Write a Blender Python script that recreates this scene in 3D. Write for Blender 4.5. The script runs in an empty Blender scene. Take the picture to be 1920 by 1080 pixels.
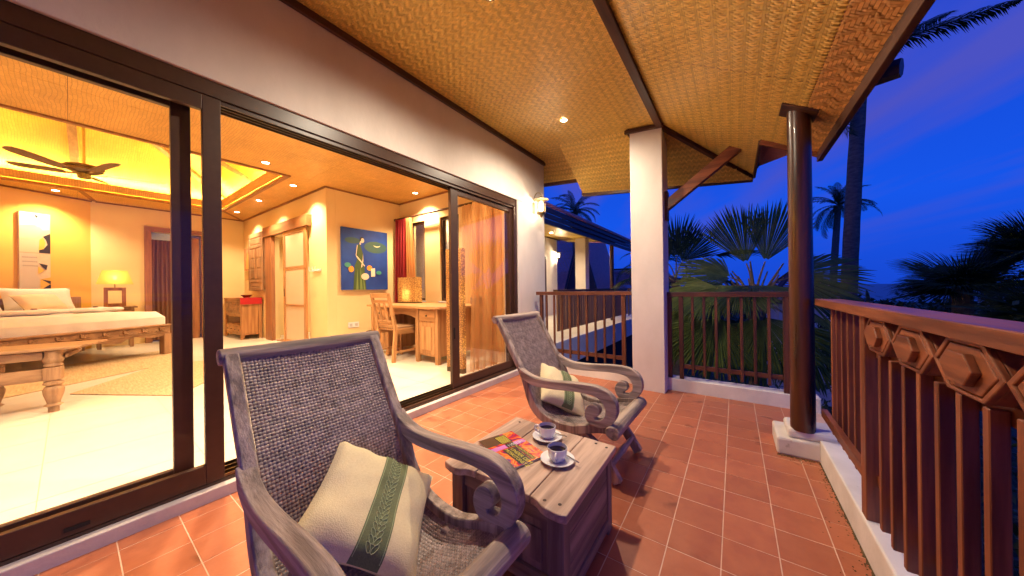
import bpy, bmesh, math, random
from mathutils import Vector, Matrix, noise
from math import sin, cos, pi, radians, sqrt, atan2

R = random.Random(7)
S = bpy.context.scene
COL = S.collection

# ------------------------------------------------------------------ camera
EYE = Vector((0, 0, 1.1486))
yaw, pitch, roll = 0.6162, 0.00142, -0.01286
fw = Vector((-sin(yaw) * cos(pitch), cos(yaw) * cos(pitch), sin(pitch)))
r0 = Vector((cos(yaw), sin(yaw), 0)); u0 = r0.cross(fw)
rt = r0 * cos(roll) + u0 * sin(roll); up = u0 * cos(roll) - r0 * sin(roll)
cam = bpy.data.cameras.new('camera'); camo = bpy.data.objects.new('camera', cam); COL.objects.link(camo)
cam.sensor_width = 36; cam.lens = 588.52 / 1920 * 36; cam.clip_start = 0.05; cam.clip_end = 30000
mw = Matrix((rt, up, -fw)).transposed().to_4x4(); mw.translation = EYE
camo.matrix_world = mw
S.camera = camo

# ------------------------------------------------------------------ dusk sky
W = bpy.data.worlds.new('World'); S.world = W; W.use_nodes = True
wn, wl = W.node_tree.nodes, W.node_tree.links
wn.clear()
out = wn.new('ShaderNodeOutputWorld'); bg = wn.new('ShaderNodeBackground')
SKY_STRENGTH = 0.88
bg.inputs['Strength'].default_value = SKY_STRENGTH
tc = wn.new('ShaderNodeTexCoord'); sep = wn.new('ShaderNodeSeparateXYZ')
wl.new(tc.outputs['Generated'], sep.inputs[0])
ramp = wn.new('ShaderNodeValToRGB')
ramp.color_ramp.elements[0].position = 0.0; ramp.color_ramp.elements[0].color = (0.009, 0.066, 0.66, 1)
ramp.color_ramp.elements[1].position = 1.0; ramp.color_ramp.elements[1].color = (0.007, 0.042, 0.48, 1)
e = ramp.color_ramp.elements.new(0.18); e.color = (0.008, 0.095, 0.84, 1)
e = ramp.color_ramp.elements.new(0.5); e.color = (0.008, 0.060, 0.64, 1)
wl.new(sep.outputs['Z'], ramp.inputs[0])
# thin streaky cloud bands: stretch the direction vector projected on a high plane
dz = wn.new('ShaderNodeMath'); dz.operation = 'ADD'; dz.inputs[1].default_value = 0.12
wl.new(sep.outputs['Z'], dz.inputs[0])
vd = wn.new('ShaderNodeVectorMath'); vd.operation = 'DIVIDE'
cmb = wn.new('ShaderNodeCombineXYZ')
for i in range(3): wl.new(dz.outputs[0], cmb.inputs[i])
wl.new(tc.outputs['Generated'], vd.inputs[0]); wl.new(cmb.outputs[0], vd.inputs[1])
mr_ = wn.new('ShaderNodeMapping'); mr_.inputs['Rotation'].default_value = (0, 0, radians(-116))
mp = wn.new('ShaderNodeMapping'); mp.inputs['Scale'].default_value = (0.34, 1.45, 0.0)
mp.inputs['Location'].default_value = (0.35, 0.25, 0)
wl.new(vd.outputs[0], mr_.inputs[0]); wl.new(mr_.outputs[0], mp.inputs[0])
nz = wn.new('ShaderNodeTexNoise'); nz.inputs['Scale'].default_value = 1.5; nz.inputs['Detail'].default_value = 4; nz.inputs['Roughness'].default_value = 0.45
wl.new(mp.outputs[0], nz.inputs['Vector'])
cr = wn.new('ShaderNodeValToRGB'); cr.color_ramp.elements[0].position = 0.45; cr.color_ramp.elements[1].position = 0.66
cr.color_ramp.elements[0].color = (0, 0, 0, 1); cr.color_ramp.elements[1].color = (1, 1, 1, 1)
wl.new(nz.outputs['Fac'], cr.inputs[0])
mx = wn.new('ShaderNodeMix'); mx.data_type = 'RGBA'
mx.inputs[7].default_value = (0.072, 0.086, 0.56, 1)
fade = wn.new('ShaderNodeMapRange'); fade.inputs['From Min'].default_value = 0.04; fade.inputs['From Max'].default_value = 0.30
cf = wn.new('ShaderNodeMath'); cf.operation = 'MULTIPLY'
wl.new(sep.outputs['Z'], fade.inputs['Value']); wl.new(fade.outputs[0], cf.inputs[0]); wl.new(cr.outputs['Color'], cf.inputs[1])
wl.new(cf.outputs[0], mx.inputs[0]); wl.new(ramp.outputs['Color'], mx.inputs[6])
wl.new(mx.outputs[2], bg.inputs['Color']); wl.new(bg.outputs[0], out.inputs[0])

S.view_settings.view_transform = 'Standard'; S.view_settings.look = 'None'
S.view_settings.exposure = 0.16; S.view_settings.gamma = 1.0
try: S.view_settings.use_curve_mapping = False
except Exception: pass
try:
    S.cycles.use_denoising = True
    S.cycles.max_bounces = 10; S.cycles.transparent_max_bounces = 16
    S.cycles.sample_clamp_indirect = 6.0; S.cycles.sample_clamp_direct = 0
except Exception: pass

# ------------------------------------------------------------------ materials
MATS = {}
def rgb(c): return (c[0], c[1], c[2], 1)
def newmat(name):
    m = bpy.data.materials.new(name); m.use_nodes = True
    n, l = m.node_tree.nodes, m.node_tree.links
    p = n['Principled BSDF']
    return m, n, l, p
def setp(p, **k):
    for a, b in k.items(): p.inputs[a.replace('_', ' ')].default_value = b
def surf(name, c1, c2, rough=0.6, scale=6, stretch=(1, 1, 1), detail=6, bump=0.0, bscale=None, objrand=0.0,
         metal=0.0, spec=0.5, coat=0.0, lo=0.3, hi=0.7, tone=False, sheen=0.0, trans=0.0, fleck=None, roughvar=0.0):
    if name in MATS: return MATS[name]
    m, n, l, p = newmat(name)
    t = n.new('ShaderNodeTexCoord'); mpn = n.new('ShaderNodeMapping'); mpn.inputs['Scale'].default_value = stretch
    l.new(t.outputs['Object'], mpn.inputs[0])
    vec = mpn.outputs[0]
    oi = None
    if objrand or True:
        oi = n.new('ShaderNodeObjectInfo')
        add = n.new('ShaderNodeVectorMath'); add.operation = 'MULTIPLY_ADD'
        add.inputs[1].default_value = (1, 1, 1)
        cmbn = n.new('ShaderNodeMath'); cmbn.operation = 'MULTIPLY'; cmbn.inputs[1].default_value = 37.0
        l.new(oi.outputs['Random'], cmbn.inputs[0])
        l.new(vec, add.inputs[0]); l.new(cmbn.outputs[0], add.inputs[2]); vec = add.outputs[0]
    nz = n.new('ShaderNodeTexNoise'); nz.inputs['Scale'].default_value = scale; nz.inputs['Detail'].default_value = detail
    nz.inputs['Roughness'].default_value = 0.6
    l.new(vec, nz.inputs['Vector'])
    rp = n.new('ShaderNodeValToRGB'); rp.color_ramp.elements[0].position = lo; rp.color_ramp.elements[1].position = hi
    rp.color_ramp.elements[0].color = rgb(c1); rp.color_ramp.elements[1].color = rgb(c2)
    l.new(nz.outputs['Fac'], rp.inputs[0])
    colout = rp.outputs['Color']
    if fleck:
        n2 = n.new('ShaderNodeTexNoise'); n2.inputs['Scale'].default_value = fleck[1]; n2.inputs['Detail'].default_value = 3
        l.new(vec, n2.inputs['Vector'])
        r2 = n.new('ShaderNodeValToRGB'); r2.color_ramp.elements[0].position = fleck[2]; r2.color_ramp.elements[1].position = fleck[2] + 0.08
        r2.color_ramp.elements[0].color = (0, 0, 0, 1); r2.color_ramp.elements[1].color = (1, 1, 1, 1)
        l.new(n2.outputs['Fac'], r2.inputs[0])
        mf = n.new('ShaderNodeMix'); mf.data_type = 'RGBA'; mf.inputs[7].default_value = rgb(fleck[0])
        l.new(r2.outputs['Color'], mf.inputs[0]); l.new(colout, mf.inputs[6]); colout = mf.outputs[2]
    hsv = n.new('ShaderNodeHueSaturation'); l.new(colout, hsv.inputs['Color'])
    mr = n.new('ShaderNodeMapRange'); mr.inputs['To Min'].default_value = 1 - objrand; mr.inputs['To Max'].default_value = 1 + objrand
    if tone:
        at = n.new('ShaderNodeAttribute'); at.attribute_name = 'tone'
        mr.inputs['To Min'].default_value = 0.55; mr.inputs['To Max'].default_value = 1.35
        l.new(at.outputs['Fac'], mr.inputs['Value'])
    else:
        l.new(oi.outputs['Random'], mr.inputs['Value'])
    l.new(mr.outputs[0], hsv.inputs['Value'])
    l.new(hsv.outputs[0], p.inputs['Base Color'])
    setp(p, Roughness=rough, Metallic=metal, Specular_IOR_Level=spec, Coat_Weight=coat)
    if roughvar:
        m2 = n.new('ShaderNodeMapRange'); m2.inputs['To Min'].default_value = rough - roughvar; m2.inputs['To Max'].default_value = rough + roughvar
        m2.inputs['From Min'].default_value = 0.3; m2.inputs['From Max'].default_value = 0.7
        l.new(nz.outputs['Fac'], m2.inputs['Value']); l.new(m2.outputs[0], p.inputs['Roughness'])
    if sheen: setp(p, Sheen_Weight=sheen)
    if bump:
        nb = nz
        if bscale:
            nb = n.new('ShaderNodeTexNoise'); nb.inputs['Scale'].default_value = bscale; nb.inputs['Detail'].default_value = 4
            l.new(vec, nb.inputs['Vector'])
        bp = n.new('ShaderNodeBump'); bp.inputs['Strength'].default_value = bump; bp.inputs['Distance'].default_value = 0.01
        l.new(nb.outputs['Fac'], bp.inputs['Height']); l.new(bp.outputs[0], p.inputs['Normal'])
    if trans:
        tr = n.new('ShaderNodeBsdfTranslucent'); l.new(hsv.outputs[0], tr.inputs['Color'])
        ms = n.new('ShaderNodeMixShader'); ms.inputs[0].default_value = trans
        o = n['Material Output']; l.new(p.outputs[0], ms.inputs[1]); l.new(tr.outputs[0], ms.inputs[2]); l.new(ms.outputs[0], o.inputs[0])
    MATS[name] = m
    return m
def plain(name, c, rough=0.5, metal=0.0, spec=0.5, coat=0.0):
    if name in MATS: return MATS[name]
    m, n, l, p = newmat(name); setp(p, Base_Color=rgb(c), Roughness=rough, Metallic=metal, Specular_IOR_Level=spec, Coat_Weight=coat)
    MATS[name] = m; return m
def glow(name, c, s):
    if name in MATS: return MATS[name]
    m, n, l, p = newmat(name); setp(p, Base_Color=rgb(c), Emission_Color=rgb(c), Emission_Strength=s)
    MATS[name] = m; return m
def glassmat(name, tint=(1, 1, 1), rough=0.0, ior=1.24):
    if name in MATS: return MATS[name]
    m, n, l, p = newmat(name); n.remove(p)
    t = n.new('ShaderNodeBsdfTransparent'); t.inputs[0].default_value = rgb(tint)
    g = n.new('ShaderNodeBsdfGlossy'); g.inputs['Roughness'].default_value = rough
    f = n.new('ShaderNodeFresnel'); ge = n.new('ShaderNodeNewGeometry'); mi = n.new('ShaderNodeMapRange')
    mi.inputs['To Min'].default_value = ior; mi.inputs['To Max'].default_value = 1 / ior
    l.new(ge.outputs['Backfacing'], mi.inputs['Value']); l.new(mi.outputs[0], f.inputs[0])
    ms = n.new('ShaderNodeMixShader'); l.new(f.outputs[0], ms.inputs[0]); l.new(t.outputs[0], ms.inputs[1]); l.new(g.outputs[0], ms.inputs[2])
    l.new(ms.outputs[0], n['Material Output'].inputs[0])
    MATS[name] = m; return m
def sheer(name, c, alpha):
    if name in MATS: return MATS[name]
    m, n, l, p = newmat(name); n.remove(p)
    t = n.new('ShaderNodeBsdfTransparent'); d = n.new('ShaderNodeBsdfDiffuse'); tl = n.new('ShaderNodeBsdfTranslucent')
    d.inputs[0].default_value = rgb(c); tl.inputs[0].default_value = rgb(c)
    a = n.new('ShaderNodeMixShader'); a.inputs[0].default_value = 0.5; l.new(d.outputs[0], a.inputs[1]); l.new(tl.outputs[0], a.inputs[2])
    b = n.new('ShaderNodeMixShader'); b.inputs[0].default_value = alpha; l.new(t.outputs[0], b.inputs[1]); l.new(a.outputs[0], b.inputs[2])
    l.new(b.outputs[0], n['Material Output'].inputs[0])
    MATS[name] = m; return m
def wood(name, c1, c2, axis='x', rough=0.5, objrand=0.15, bump=0.25, fine=26, coat=0.0, fleck=None, spec=0.5):
    st = {'x': (0.06, 1, 1), 'y': (1, 0.06, 1), 'z': (1, 1, 0.06)}[axis]
    return surf(name + '_' + axis, c1, c2, rough, fine, st, 8, bump, None, objrand, coat=coat, fleck=fleck, spec=spec, roughvar=0.1, lo=.39, hi=.61)

def rail_wood(a): return wood('red_stained_timber', (0.125, 0.034, 0.013), (0.260, 0.080, 0.030), a, 0.42, 0.12, 0.15, 24)
def dark_wood(a): return wood('dark_brown_timber', (0.045, 0.016, 0.009), (0.095, 0.036, 0.018), a, 0.45, 0.12, 0.15, 24)
def old_teak(a): return wood('weathered_teak', (0.20, 0.145, 0.115), (0.47, 0.365, 0.295), a, 0.72, 0.10, 0.9, 30, fleck=((0.12, 0.09, 0.075), 9, 0.66))
def chest_teak(a): return wood('aged_chest_timber', (0.125, 0.085, 0.068), (0.30, 0.21, 0.165), a, 0.7, 0.15, 0.6, 18, fleck=((0.06, 0.04, 0.034), 8, 0.64))
def top_teak(a): return wood('aged_tabletop_timber', (0.26, 0.165, 0.118), (0.54, 0.38, 0.285), a, 0.66, 0.10, 0.9, 18, fleck=((0.13, 0.085, 0.06), 7, 0.68))
def room_wood(a): return wood('honey_teak', (0.30, 0.135, 0.045), (0.52, 0.26, 0.10), a, 0.5, 0.12, 0.2, 16)
def pale_wood(a): return wood('pale_carved_teak', (0.21, 0.105, 0.048), (0.38, 0.215, 0.105), a, 0.6, 0.12, 0.3, 16)
def door_wood(a): return wood('brown_door_timber', (0.20, 0.075, 0.028), (0.34, 0.14, 0.055), a, 0.5, 0.1, 0.2, 16)

M_plaster = surf('white_exterior_plaster', (0.64, 0.58, 0.53), (0.77, 0.71, 0.66), 0.85, 2.2, (1, 1, .6), detail=10, bump=0.16, bscale=28, spec=0.2, fleck=((.55, .49, .43), 14, .74))
M_kerb = surf('white_kerb_paint', (0.62, 0.57, 0.52), (0.76, 0.71, 0.66), 0.7, 5, detail=8, bump=0.2, bscale=40, fleck=((0.30, 0.26, 0.20), 11, 0.72), spec=0.3)
M_cream = surf('cream_interior_paint', (0.80, 0.60, 0.30), (0.84, 0.65, 0.34), 0.8, 1.5, bump=0.05, bscale=50, spec=0.2)
M_amber = surf('amber_interior_paint', (0.80, 0.47, 0.09), (0.84, 0.52, 0.11), 0.8, 1.5, bump=0.05, bscale=50, spec=0.2)
M_tile = surf('terracotta_tile', (0.37, 0.112, 0.052), (0.46, 0.155, 0.074), 0.42, 9, detail=8, bump=0.12, bscale=35, objrand=0.10, fleck=((0.24, 0.075, 0.035), 5, 0.66), roughvar=0.10, spec=0.4)
M_grout = surf('pale_grout', (0.58, 0.36, 0.26), (0.72, 0.50, 0.38), 0.9, 14)
M_ifloor = surf('polished_white_floor', (0.72, 0.64, 0.53), (0.78, 0.71, 0.60), 0.16, 2.0, detail=4, spec=0.35)
M_alu = surf('dark_bronze_aluminium', (0.045, 0.019, 0.011), (0.058, 0.026, 0.016), 0.38, 20, spec=0.5)
M_glass = glassmat('clear_glass')
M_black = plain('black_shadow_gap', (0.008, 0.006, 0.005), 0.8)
M_bamboo = surf('woven_bamboo_strip', (0.70, 0.43, 0.095), (0.82, 0.54, 0.14), 0.34, 30, tone=True, spec=0.45)
M_bamboo2 = surf('woven_bamboo_wide_strip', (0.58, 0.28, 0.085), (0.68, 0.35, 0.115), 0.42, 30, tone=True, spec=0.35)
M_rattan = surf('grey_brown_rattan', (0.165, 0.118, 0.105), (0.40, 0.305, 0.275), 0.42, 26, tone=True, spec=0.5, fleck=((0.08, 0.06, 0.055), 3.0, 0.62))
M_ceramic = plain('white_glazed_ceramic', (0.80, 0.79, 0.78), 0.12, coat=0.5)
M_coffee = plain('black_coffee', (0.012, 0.006, 0.003), 0.05)
M_steel = plain('polished_steel', (0.62, 0.58, 0.50), 0.18, 1.0)
M_iron = plain('dark_bronze_metal', (0.10, 0.075, 0.05), 0.35, 1.0)
M_brass = plain('aged_brass', (0.42, 0.32, 0.16), 0.3, 1.0)
M_linen = surf('cream_linen', (0.76, 0.63, 0.36), (0.86, 0.73, 0.46), 0.9, 160, bump=0.25, bscale=300, spec=0.1)
M_band = surf('green_silk_band', (0.12, 0.145, 0.065), (0.175, 0.20, 0.095), 0.62, 220, bump=0.2, bscale=400, spec=0.3)
M_thread = surf('pale_green_thread', (0.34, 0.40, 0.20), (0.44, 0.50, 0.27), 0.6, 200)
M_sheet = surf('white_bed_linen', (0.74, 0.69, 0.62), (0.82, 0.78, 0.72), 0.9, 6, bump=0.2, bscale=9, spec=0.1)
M_rug = surf('beige_woven_rug', (0.42, 0.29, 0.16), (0.56, 0.41, 0.25), 0.95, 60, (0.12, 1, 1), 4, 0.4, spec=0.05)
M_red = surf('deep_red_velvet', (0.20, 0.006, 0.012), (0.33, 0.014, 0.022), 0.85, 30, (1, 1, 0.05), sheen=0.4, spec=0.1)
M_peach = sheer('peach_curtain_cloth', (0.80, 0.40, 0.16), 0.86)
M_sheer = sheer('amber_sheer_cloth', (0.60, 0.30, 0.11), 0.52)
M_bulb = glow('lamp_filament_light', (1.0, 0.80, 0.48), 22)
M_leaf = surf('palm_leaf', (0.075, 0.125, 0.026), (0.16, 0.215, 0.055), 0.45, 5, tone=True, trans=0.25, spec=0.35)
M_leafdk = surf('dark_palm_leaf', (0.026, 0.055, 0.018), (0.060, 0.10, 0.034), 0.5, 5, tone=True, trans=0.15, spec=0.3)
M_stem = surf('palm_petiole', (0.24, 0.16, 0.075), (0.42, 0.30, 0.15), 0.6, 10, (1, 1, 0.2), spec=0.3)
M_bark = surf('palm_bark', (0.10, 0.075, 0.06), (0.22, 0.17, 0.14), 0.9, 9, (1, 1, 2.4), 6, 0.7)
M_bush = surf('shrub_leaf', (0.035, 0.065, 0.015), (0.12, 0.13, 0.028), 0.5, 3, tone=True, trans=0.2, spec=0.35)
M_roof = surf('red_clay_roof_tile', (0.40, 0.15, 0.15), (0.54, 0.21, 0.20), 0.5, 7, objrand=0.12, bump=0.3)

# ------------------------------------------------------------------ mesh builder
class MB:
    def __init__(s): s.v = []; s.f = []; s.m = []; s.t = []; s.cur = 0; s.tone = 0.5; s.X = None
    def pt(s, p):
        p = Vector(p)
        if s.X is not None: p = s.X @ p
        s.v.append(p); return len(s.v) - 1
    def face(s, idx): s.f.append(tuple(idx)); s.m.append(s.cur); s.t.append(s.tone)
    def poly(s, pts): s.face([s.pt(p) for p in pts])
    def box(s, x0, x1, y0, y1, z0, z1):
        i = [s.pt(p) for p in ((x0, y0, z0), (x1, y0, z0), (x1, y1, z0), (x0, y1, z0), (x0, y0, z1), (x1, y0, z1), (x1, y1, z1), (x0, y1, z1))]
        for q in ((3, 2, 1, 0), (4, 5, 6, 7), (0, 1, 5, 4), (1, 2, 6, 5), (2, 3, 7, 6), (3, 0, 4, 7)): s.face([i[k] for k in q])
        return s
    def bar(s, a, b, w, h, upv=(0, 0, 1), w2=None, h2=None):
        a, b = Vector(a), Vector(b); d = (b - a).normalized(); upv = Vector(upv)
        if abs(d.dot(upv)) > 0.98: upv = Vector((0, 1, 0))
        sd = d.cross(upv).normalized(); uv = sd.cross(d)
        w2 = w if w2 is None else w2; h2 = h if h2 is None else h2
        i = []
        for p, ww, hh in ((a, w, h), (b, w2, h2)):
            for q, r in ((-1, -1), (1, -1), (1, 1), (-1, 1)): i.append(s.pt(p + sd * q * ww / 2 + uv * r * hh / 2))
        for q in ((3, 2, 1, 0), (4, 5, 6, 7), (0, 1, 5, 4), (1, 2, 6, 5), (2, 3, 7, 6), (3, 0, 4, 7)): s.face([i[k] for k in q])
        return s
    def tube(s, pts, rad, n=8, sq=1.0, caps=True):
        pts = [Vector(p) for p in pts]; k = len(pts)
        rad = rad if isinstance(rad, (list, tuple)) else [rad] * k
        prev = None; rings = []
        for i, p in enumerate(pts):
            d = (pts[min(i + 1, k - 1)] - pts[max(i - 1, 0)]).normalized()
            if prev is None:
                a = Vector((0, 0, 1)) if abs(d.z) < 0.9 else Vector((0, 1, 0)); sd = d.cross(a).normalized()
            else: sd = (prev - d * prev.dot(d)).normalized()
            prev = sd; uv = d.cross(sd)
            rings.append([s.pt(p + (sd * cos(2 * pi * j / n) + uv * sin(2 * pi * j / n) * sq) * rad[i]) for j in range(n)])
        for a, b in zip(rings, rings[1:]):
            for j in range(n): s.face((a[j], a[(j + 1) % n], b[(j + 1) % n], b[j]))
        if caps: s.face(rings[0][::-1]); s.face(rings[-1])
        return s
    def lathe(s, prof, n=16, c=(0, 0, 0), close=True):
        rings = [[s.pt((c[0] + r * cos(2 * pi * j / n), c[1] + r * sin(2 * pi * j / n), c[2] + z)) for j in range(n)] for r, z in prof]
        for a, b in zip(rings, rings[1:]):
            for j in range(n): s.face((a[j], a[(j + 1) % n], b[(j + 1) % n], b[j]))
        if close: s.face(rings[0][::-1]); s.face(rings[-1])
        return s
    def prism(s, poly, h0, h1, ax='y'):
        def P(a, b, h): return {'x': (h, a, b), 'y': (a, h, b), 'z': (a, b, h)}[ax]
        n = len(poly); A = [s.pt(P(a, b, h0)) for a, b in poly]; B = [s.pt(P(a, b, h1)) for a, b in poly]
        s.face(A); s.face(B[::-1])
        for i in range(n): s.face((A[i], B[i], B[(i + 1) % n], A[(i + 1) % n]))
        return s
    def strip(s, cl, half, h0, h1):
        # band of half-thickness along an (x,z) centre line, extruded in y
        n = len(cl); half = half if isinstance(half, (list, tuple)) else [half] * n
        up_, lo_ = [], []
        for i in range(n):
            a = Vector(cl[max(i - 1, 0)]); b = Vector(cl[min(i + 1, n - 1)]); d = (b - a).normalized(); nn = Vector((-d.y, d.x))
            c = Vector(cl[i]); up_.append(c + nn * half[i]); lo_.append(c - nn * half[i])
        ids = [[s.pt((p[i].x, h, p[i].y)) for i in range(n)] for p, h in ((up_, h0), (up_, h1), (lo_, h1), (lo_, h0))]
        for i in range(n - 1):
            for k in range(4): s.face((ids[k][i], ids[k][i + 1], ids[(k + 1) % 4][i + 1], ids[(k + 1) % 4][i]))
        s.face([ids[k][0] for k in range(4)]); s.face([ids[k][-1] for k in range(3, -1, -1)])
        return s
    def grid(s, fn, nu, nv, wrapu=False):
        ids = [[s.pt(fn(i / nu, j / nv)) for j in range(nv + 1)] for i in range(nu + (0 if wrapu else 1))]
        L = len(ids)
        for i in range(nu):
            for j in range(nv): s.face((ids[i][j], ids[(i + 1) % L][j], ids[(i + 1) % L][j + 1], ids[i][j + 1]))
        return s
    def mesh(s, name, mats, smooth=None, bevel=0):
        me = bpy.data.meshes.new(name); me.from_pydata([tuple(p) for p in s.v], [], s.f)
        mats = mats if isinstance(mats, (list, tuple)) else [mats]
        for m in mats: me.materials.append(m)
        if len(mats) > 1: me.polygons.foreach_set('material_index', s.m)
        if any(abs(t - 0.5) > 1e-6 for t in s.t):
            at = me.attributes.new('tone', 'FLOAT', 'FACE'); at.data.foreach_set('value', s.t)
        bm = bmesh.new(); bm.from_mesh(me); bmesh.ops.recalc_face_normals(bm, faces=bm.faces); bm.to_mesh(me); bm.free()
        if smooth is not None:
            me.polygons.foreach_set('use_smooth', [True] * len(me.polygons))
            me.set_sharp_from_angle(angle=radians(smooth))
        me.update()
        return me
    def build(s, name, mats, parent=None, smooth=None, bevel=0, local=False):
        o = bpy.data.objects.new(name, s.mesh(name, mats, smooth)); COL.objects.link(o)
        if bevel:
            b = o.modifiers.new('bevel', 'BEVEL'); b.width = bevel; b.segments = 2; b.limit_method = 'ANGLE'; b.angle_limit = radians(40)
            b.harden_normals = False
        if parent is not None: attach(o, parent, local)
        return o
def origin(o):
    # world position of an object that was only translated / z-rotated
    m = Matrix.Translation(o.location) @ o.rotation_euler.to_matrix().to_4x4()
    return m
def attach(o, parent, local=False):
    o.parent = parent
    if not local and parent.type == 'EMPTY' : o.matrix_parent_inverse = origin(parent).inverted()
def tag(o, label=None, cat=None, group=None, kind=None):
    if label: o['label'] = label
    if cat: o['category'] = cat
    if group: o['group'] = group
    if kind: o['kind'] = kind
    return o
def thing(name, label, cat, loc=(0, 0, 0), rz=0.0, group=None, kind=None):
    o = bpy.data.objects.new(name, None); COL.objects.link(o); o.location = loc; o.rotation_euler = (0, 0, rz); o.empty_display_size = 0.1
    return tag(o, label, cat, group, kind)
def copy_tree(root, loc, rz=None):
    def cp(o, par):
        c = o.copy(); COL.objects.link(c)
        if par is not None: c.parent = par
        for ch in list(o.children): cp(ch, c)
        return c
    r = cp(root, None); r.location = loc
    if rz is not None: r.rotation_euler = (0, 0, rz)
    return r
def bx(x0, x1, y0, y1, z0, z1): return MB().box(x0, x1, y0, y1, z0, z1)
def crom(pts, k=6, closed=False):
    P = [Vector(p) for p in pts]; n = len(P); o = []
    for i in range(n if closed else n - 1):
        g = (lambda j: P[j % n]) if closed else (lambda j: P[min(max(j, 0), n - 1)])
        a, b, c, d = g(i - 1), g(i), g(i + 1), g(i + 2)
        for q in range(k):
            t = q / k
            o.append(0.5 * ((2 * b) + (c - a) * t + (2 * a - 5 * b + 4 * c - d) * t * t + (3 * b - a - 3 * c + d) * t ** 3))
    if not closed: o.append(P[-1])
    return o
def inside(poly, x, y):
    c = False; n = len(poly)
    for i in range(n):
        (x1, y1), (x2, y2) = poly[i], poly[i - 1]
        if (y1 > y) != (y2 > y) and x < (x2 - x1) * (y - y1) / (y2 - y1) + x1: c = not c
    return c
def light(name, kind, loc, power, color, **k):
    l = bpy.data.lights.new(name, kind); l.energy = power; l.color = color
    for a, b in k.items(): setattr(l, a, b)
    o = bpy.data.objects.new(name, l); COL.objects.link(o); o.location = loc
    return o
WARM = (1.0, 0.75, 0.44); WARM2 = (1.0, 0.74, 0.42)

# ------------------------------------------------------------------ levels and key lines
FX = -2.38          # wall face of the facade
FZ = 0.10           # room floor
CZ = 2.95           # room ceiling

# ------------------------------------------------------------------ land and sea
tag(MB().grid(lambda u, v: (-90 + 180 * u, -30 + 150 * v, -3.5 + 0.25 * noise.noise((u * 9, v * 9, 0))), 40, 40).build('ground',
    surf('lawn_earth', (0.02, 0.035, 0.012), (0.05, 0.06, 0.025), 0.95, 3)), kind='structure')
tag(bx(-9000, 9000, 90, 16000, -5.2, -4.4).build('sea', surf('dusk_sea', (0.010, 0.040, 0.085), (0.014, 0.05, 0.10), 0.35, 0.5, (1, 0.2, 1), bump=0.25, bscale=0.8, spec=0.4)), kind='structure')
tag(bx(-1.4, 1.4, 8.6, 10.4, -3.35, -3.15).build('path', surf('pale_paving', (0.30, 0.30, 0.30), (0.42, 0.42, 0.42), 0.8, 8)), kind='structure')

# ------------------------------------------------------------------ balcony floor: bed of grout and 280 tiles
fl = tag(bx(-2.6, 0.62, -1.2, 4.0, -0.30, -0.0012).build('balcony_floor', M_grout), kind='structure')
tb = MB(); g = 0.0022
tb.box(-0.1 + g, 0.1 - g, -0.1 + g, 0.1 - g, -0.012, 0.0)
tmesh = tb.mesh('tile', M_tile)
for i in range(15):
    for j in range(20):
        xa, xb, ya, yb = -2.457 + 0.2 * i, -2.257 + 0.2 * i, -0.079 + 0.2 * j, 0.121 + 0.2 * j
        if xa > 0.44 or xb < -2.35 or ya > 3.86: continue
        o = bpy.data.objects.new('tile', tmesh); COL.objects.link(o); o.parent = fl
        o.location = ((xa + xb) / 2, (ya + yb) / 2, R.uniform(-0.0008, 0.0004)); o.rotation_euler = (R.uniform(-.002, .002), R.uniform(-.002, .002), R.choice((0, 1, 2, 3)) * pi / 2)
tag(MB().box(-2.6, 0.62, -1.2, -0.081, -0.0008, 0.0004).build('balcony_floor', M_tile), kind='structure')

# kerbs
def kerb(*b): return tag(bx(*b).build('kerb', M_kerb, bevel=0.008), kind='structure')
kerb(0.44, 0.62, -1.2, 2.80, -0.3, 0.145)
kerb(-0.62, 0.62, 3.855, 4.02, -0.3, 0.132)
kerb(FX, -0.945, 3.855, 4.02, -0.3, 0.132)
# mossy dirt along the kerb foot
mb = MB()
for k in range(800):
    y = R.uniform(0.3, 2.78); a = R.random() ** 2 * (0.03 if R.random() < .8 else 0.12)
    if R.random() < 0.3: x = R.uniform(0.225, 0.44); y = 2.785 - a * 0.5
    else: x = 0.438 - a
    s_ = R.uniform(0.0015, 0.0042)
    mb.tone = R.random()
    mb.lathe([(s_ * 0.9, 0.0), (s_, s_ * 0.2), (s_ * 0.5, s_ * 0.5)], 5, (x, y, 0.0004))
for k in range(150):
    y0 = .3 + 2.48 * k / 150; w_ = R.uniform(.004, .013); mb.tone = R.uniform(0, .4)
    mb.poly([(.4402, y0, .0012), (.4402, y0 + .018, .0012), (.4402 - w_ * R.uniform(.6, 1), y0 + .018, .0009), (.4402 - w_, y0, .0009)])
tag(mb.build('moss_grit', surf('damp_moss_dirt', (0.085, 0.050, 0.020), (0.16, 0.10, 0.045), 0.95, 20, tone=True)), 'damp moss and grit along the foot of the kerb', 'moss', kind='stuff')

# ------------------------------------------------------------------ house front
hw = MB()
hw.box(-2.62, FX, -3.4, 4.25, 2.345, 3.35)            # header over the doors
hw.box(-2.62, FX, 3.52, 4.25, -0.3, 2.345)              # end pier
tag(hw.build('house_wall', M_plaster, bevel=0.006), kind='structure')
tag(bx(-2.60, -2.352, -3.4, 3.52, -0.3, 0.064).build('door_plinth', surf('mauve_painted_plinth', (0.50, 0.43, 0.41), (0.60, 0.53, 0.51), 0.7, 8, bump=0.15, bscale=50, spec=0.3), bevel=0.005), kind='structure')
tag(bx(FX - 0.02, FX + 0.028, -3.4, 4.26, 3.03, 3.115).build('ceiling_trim', dark_wood('y'), bevel=0.003), kind='structure')

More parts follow.
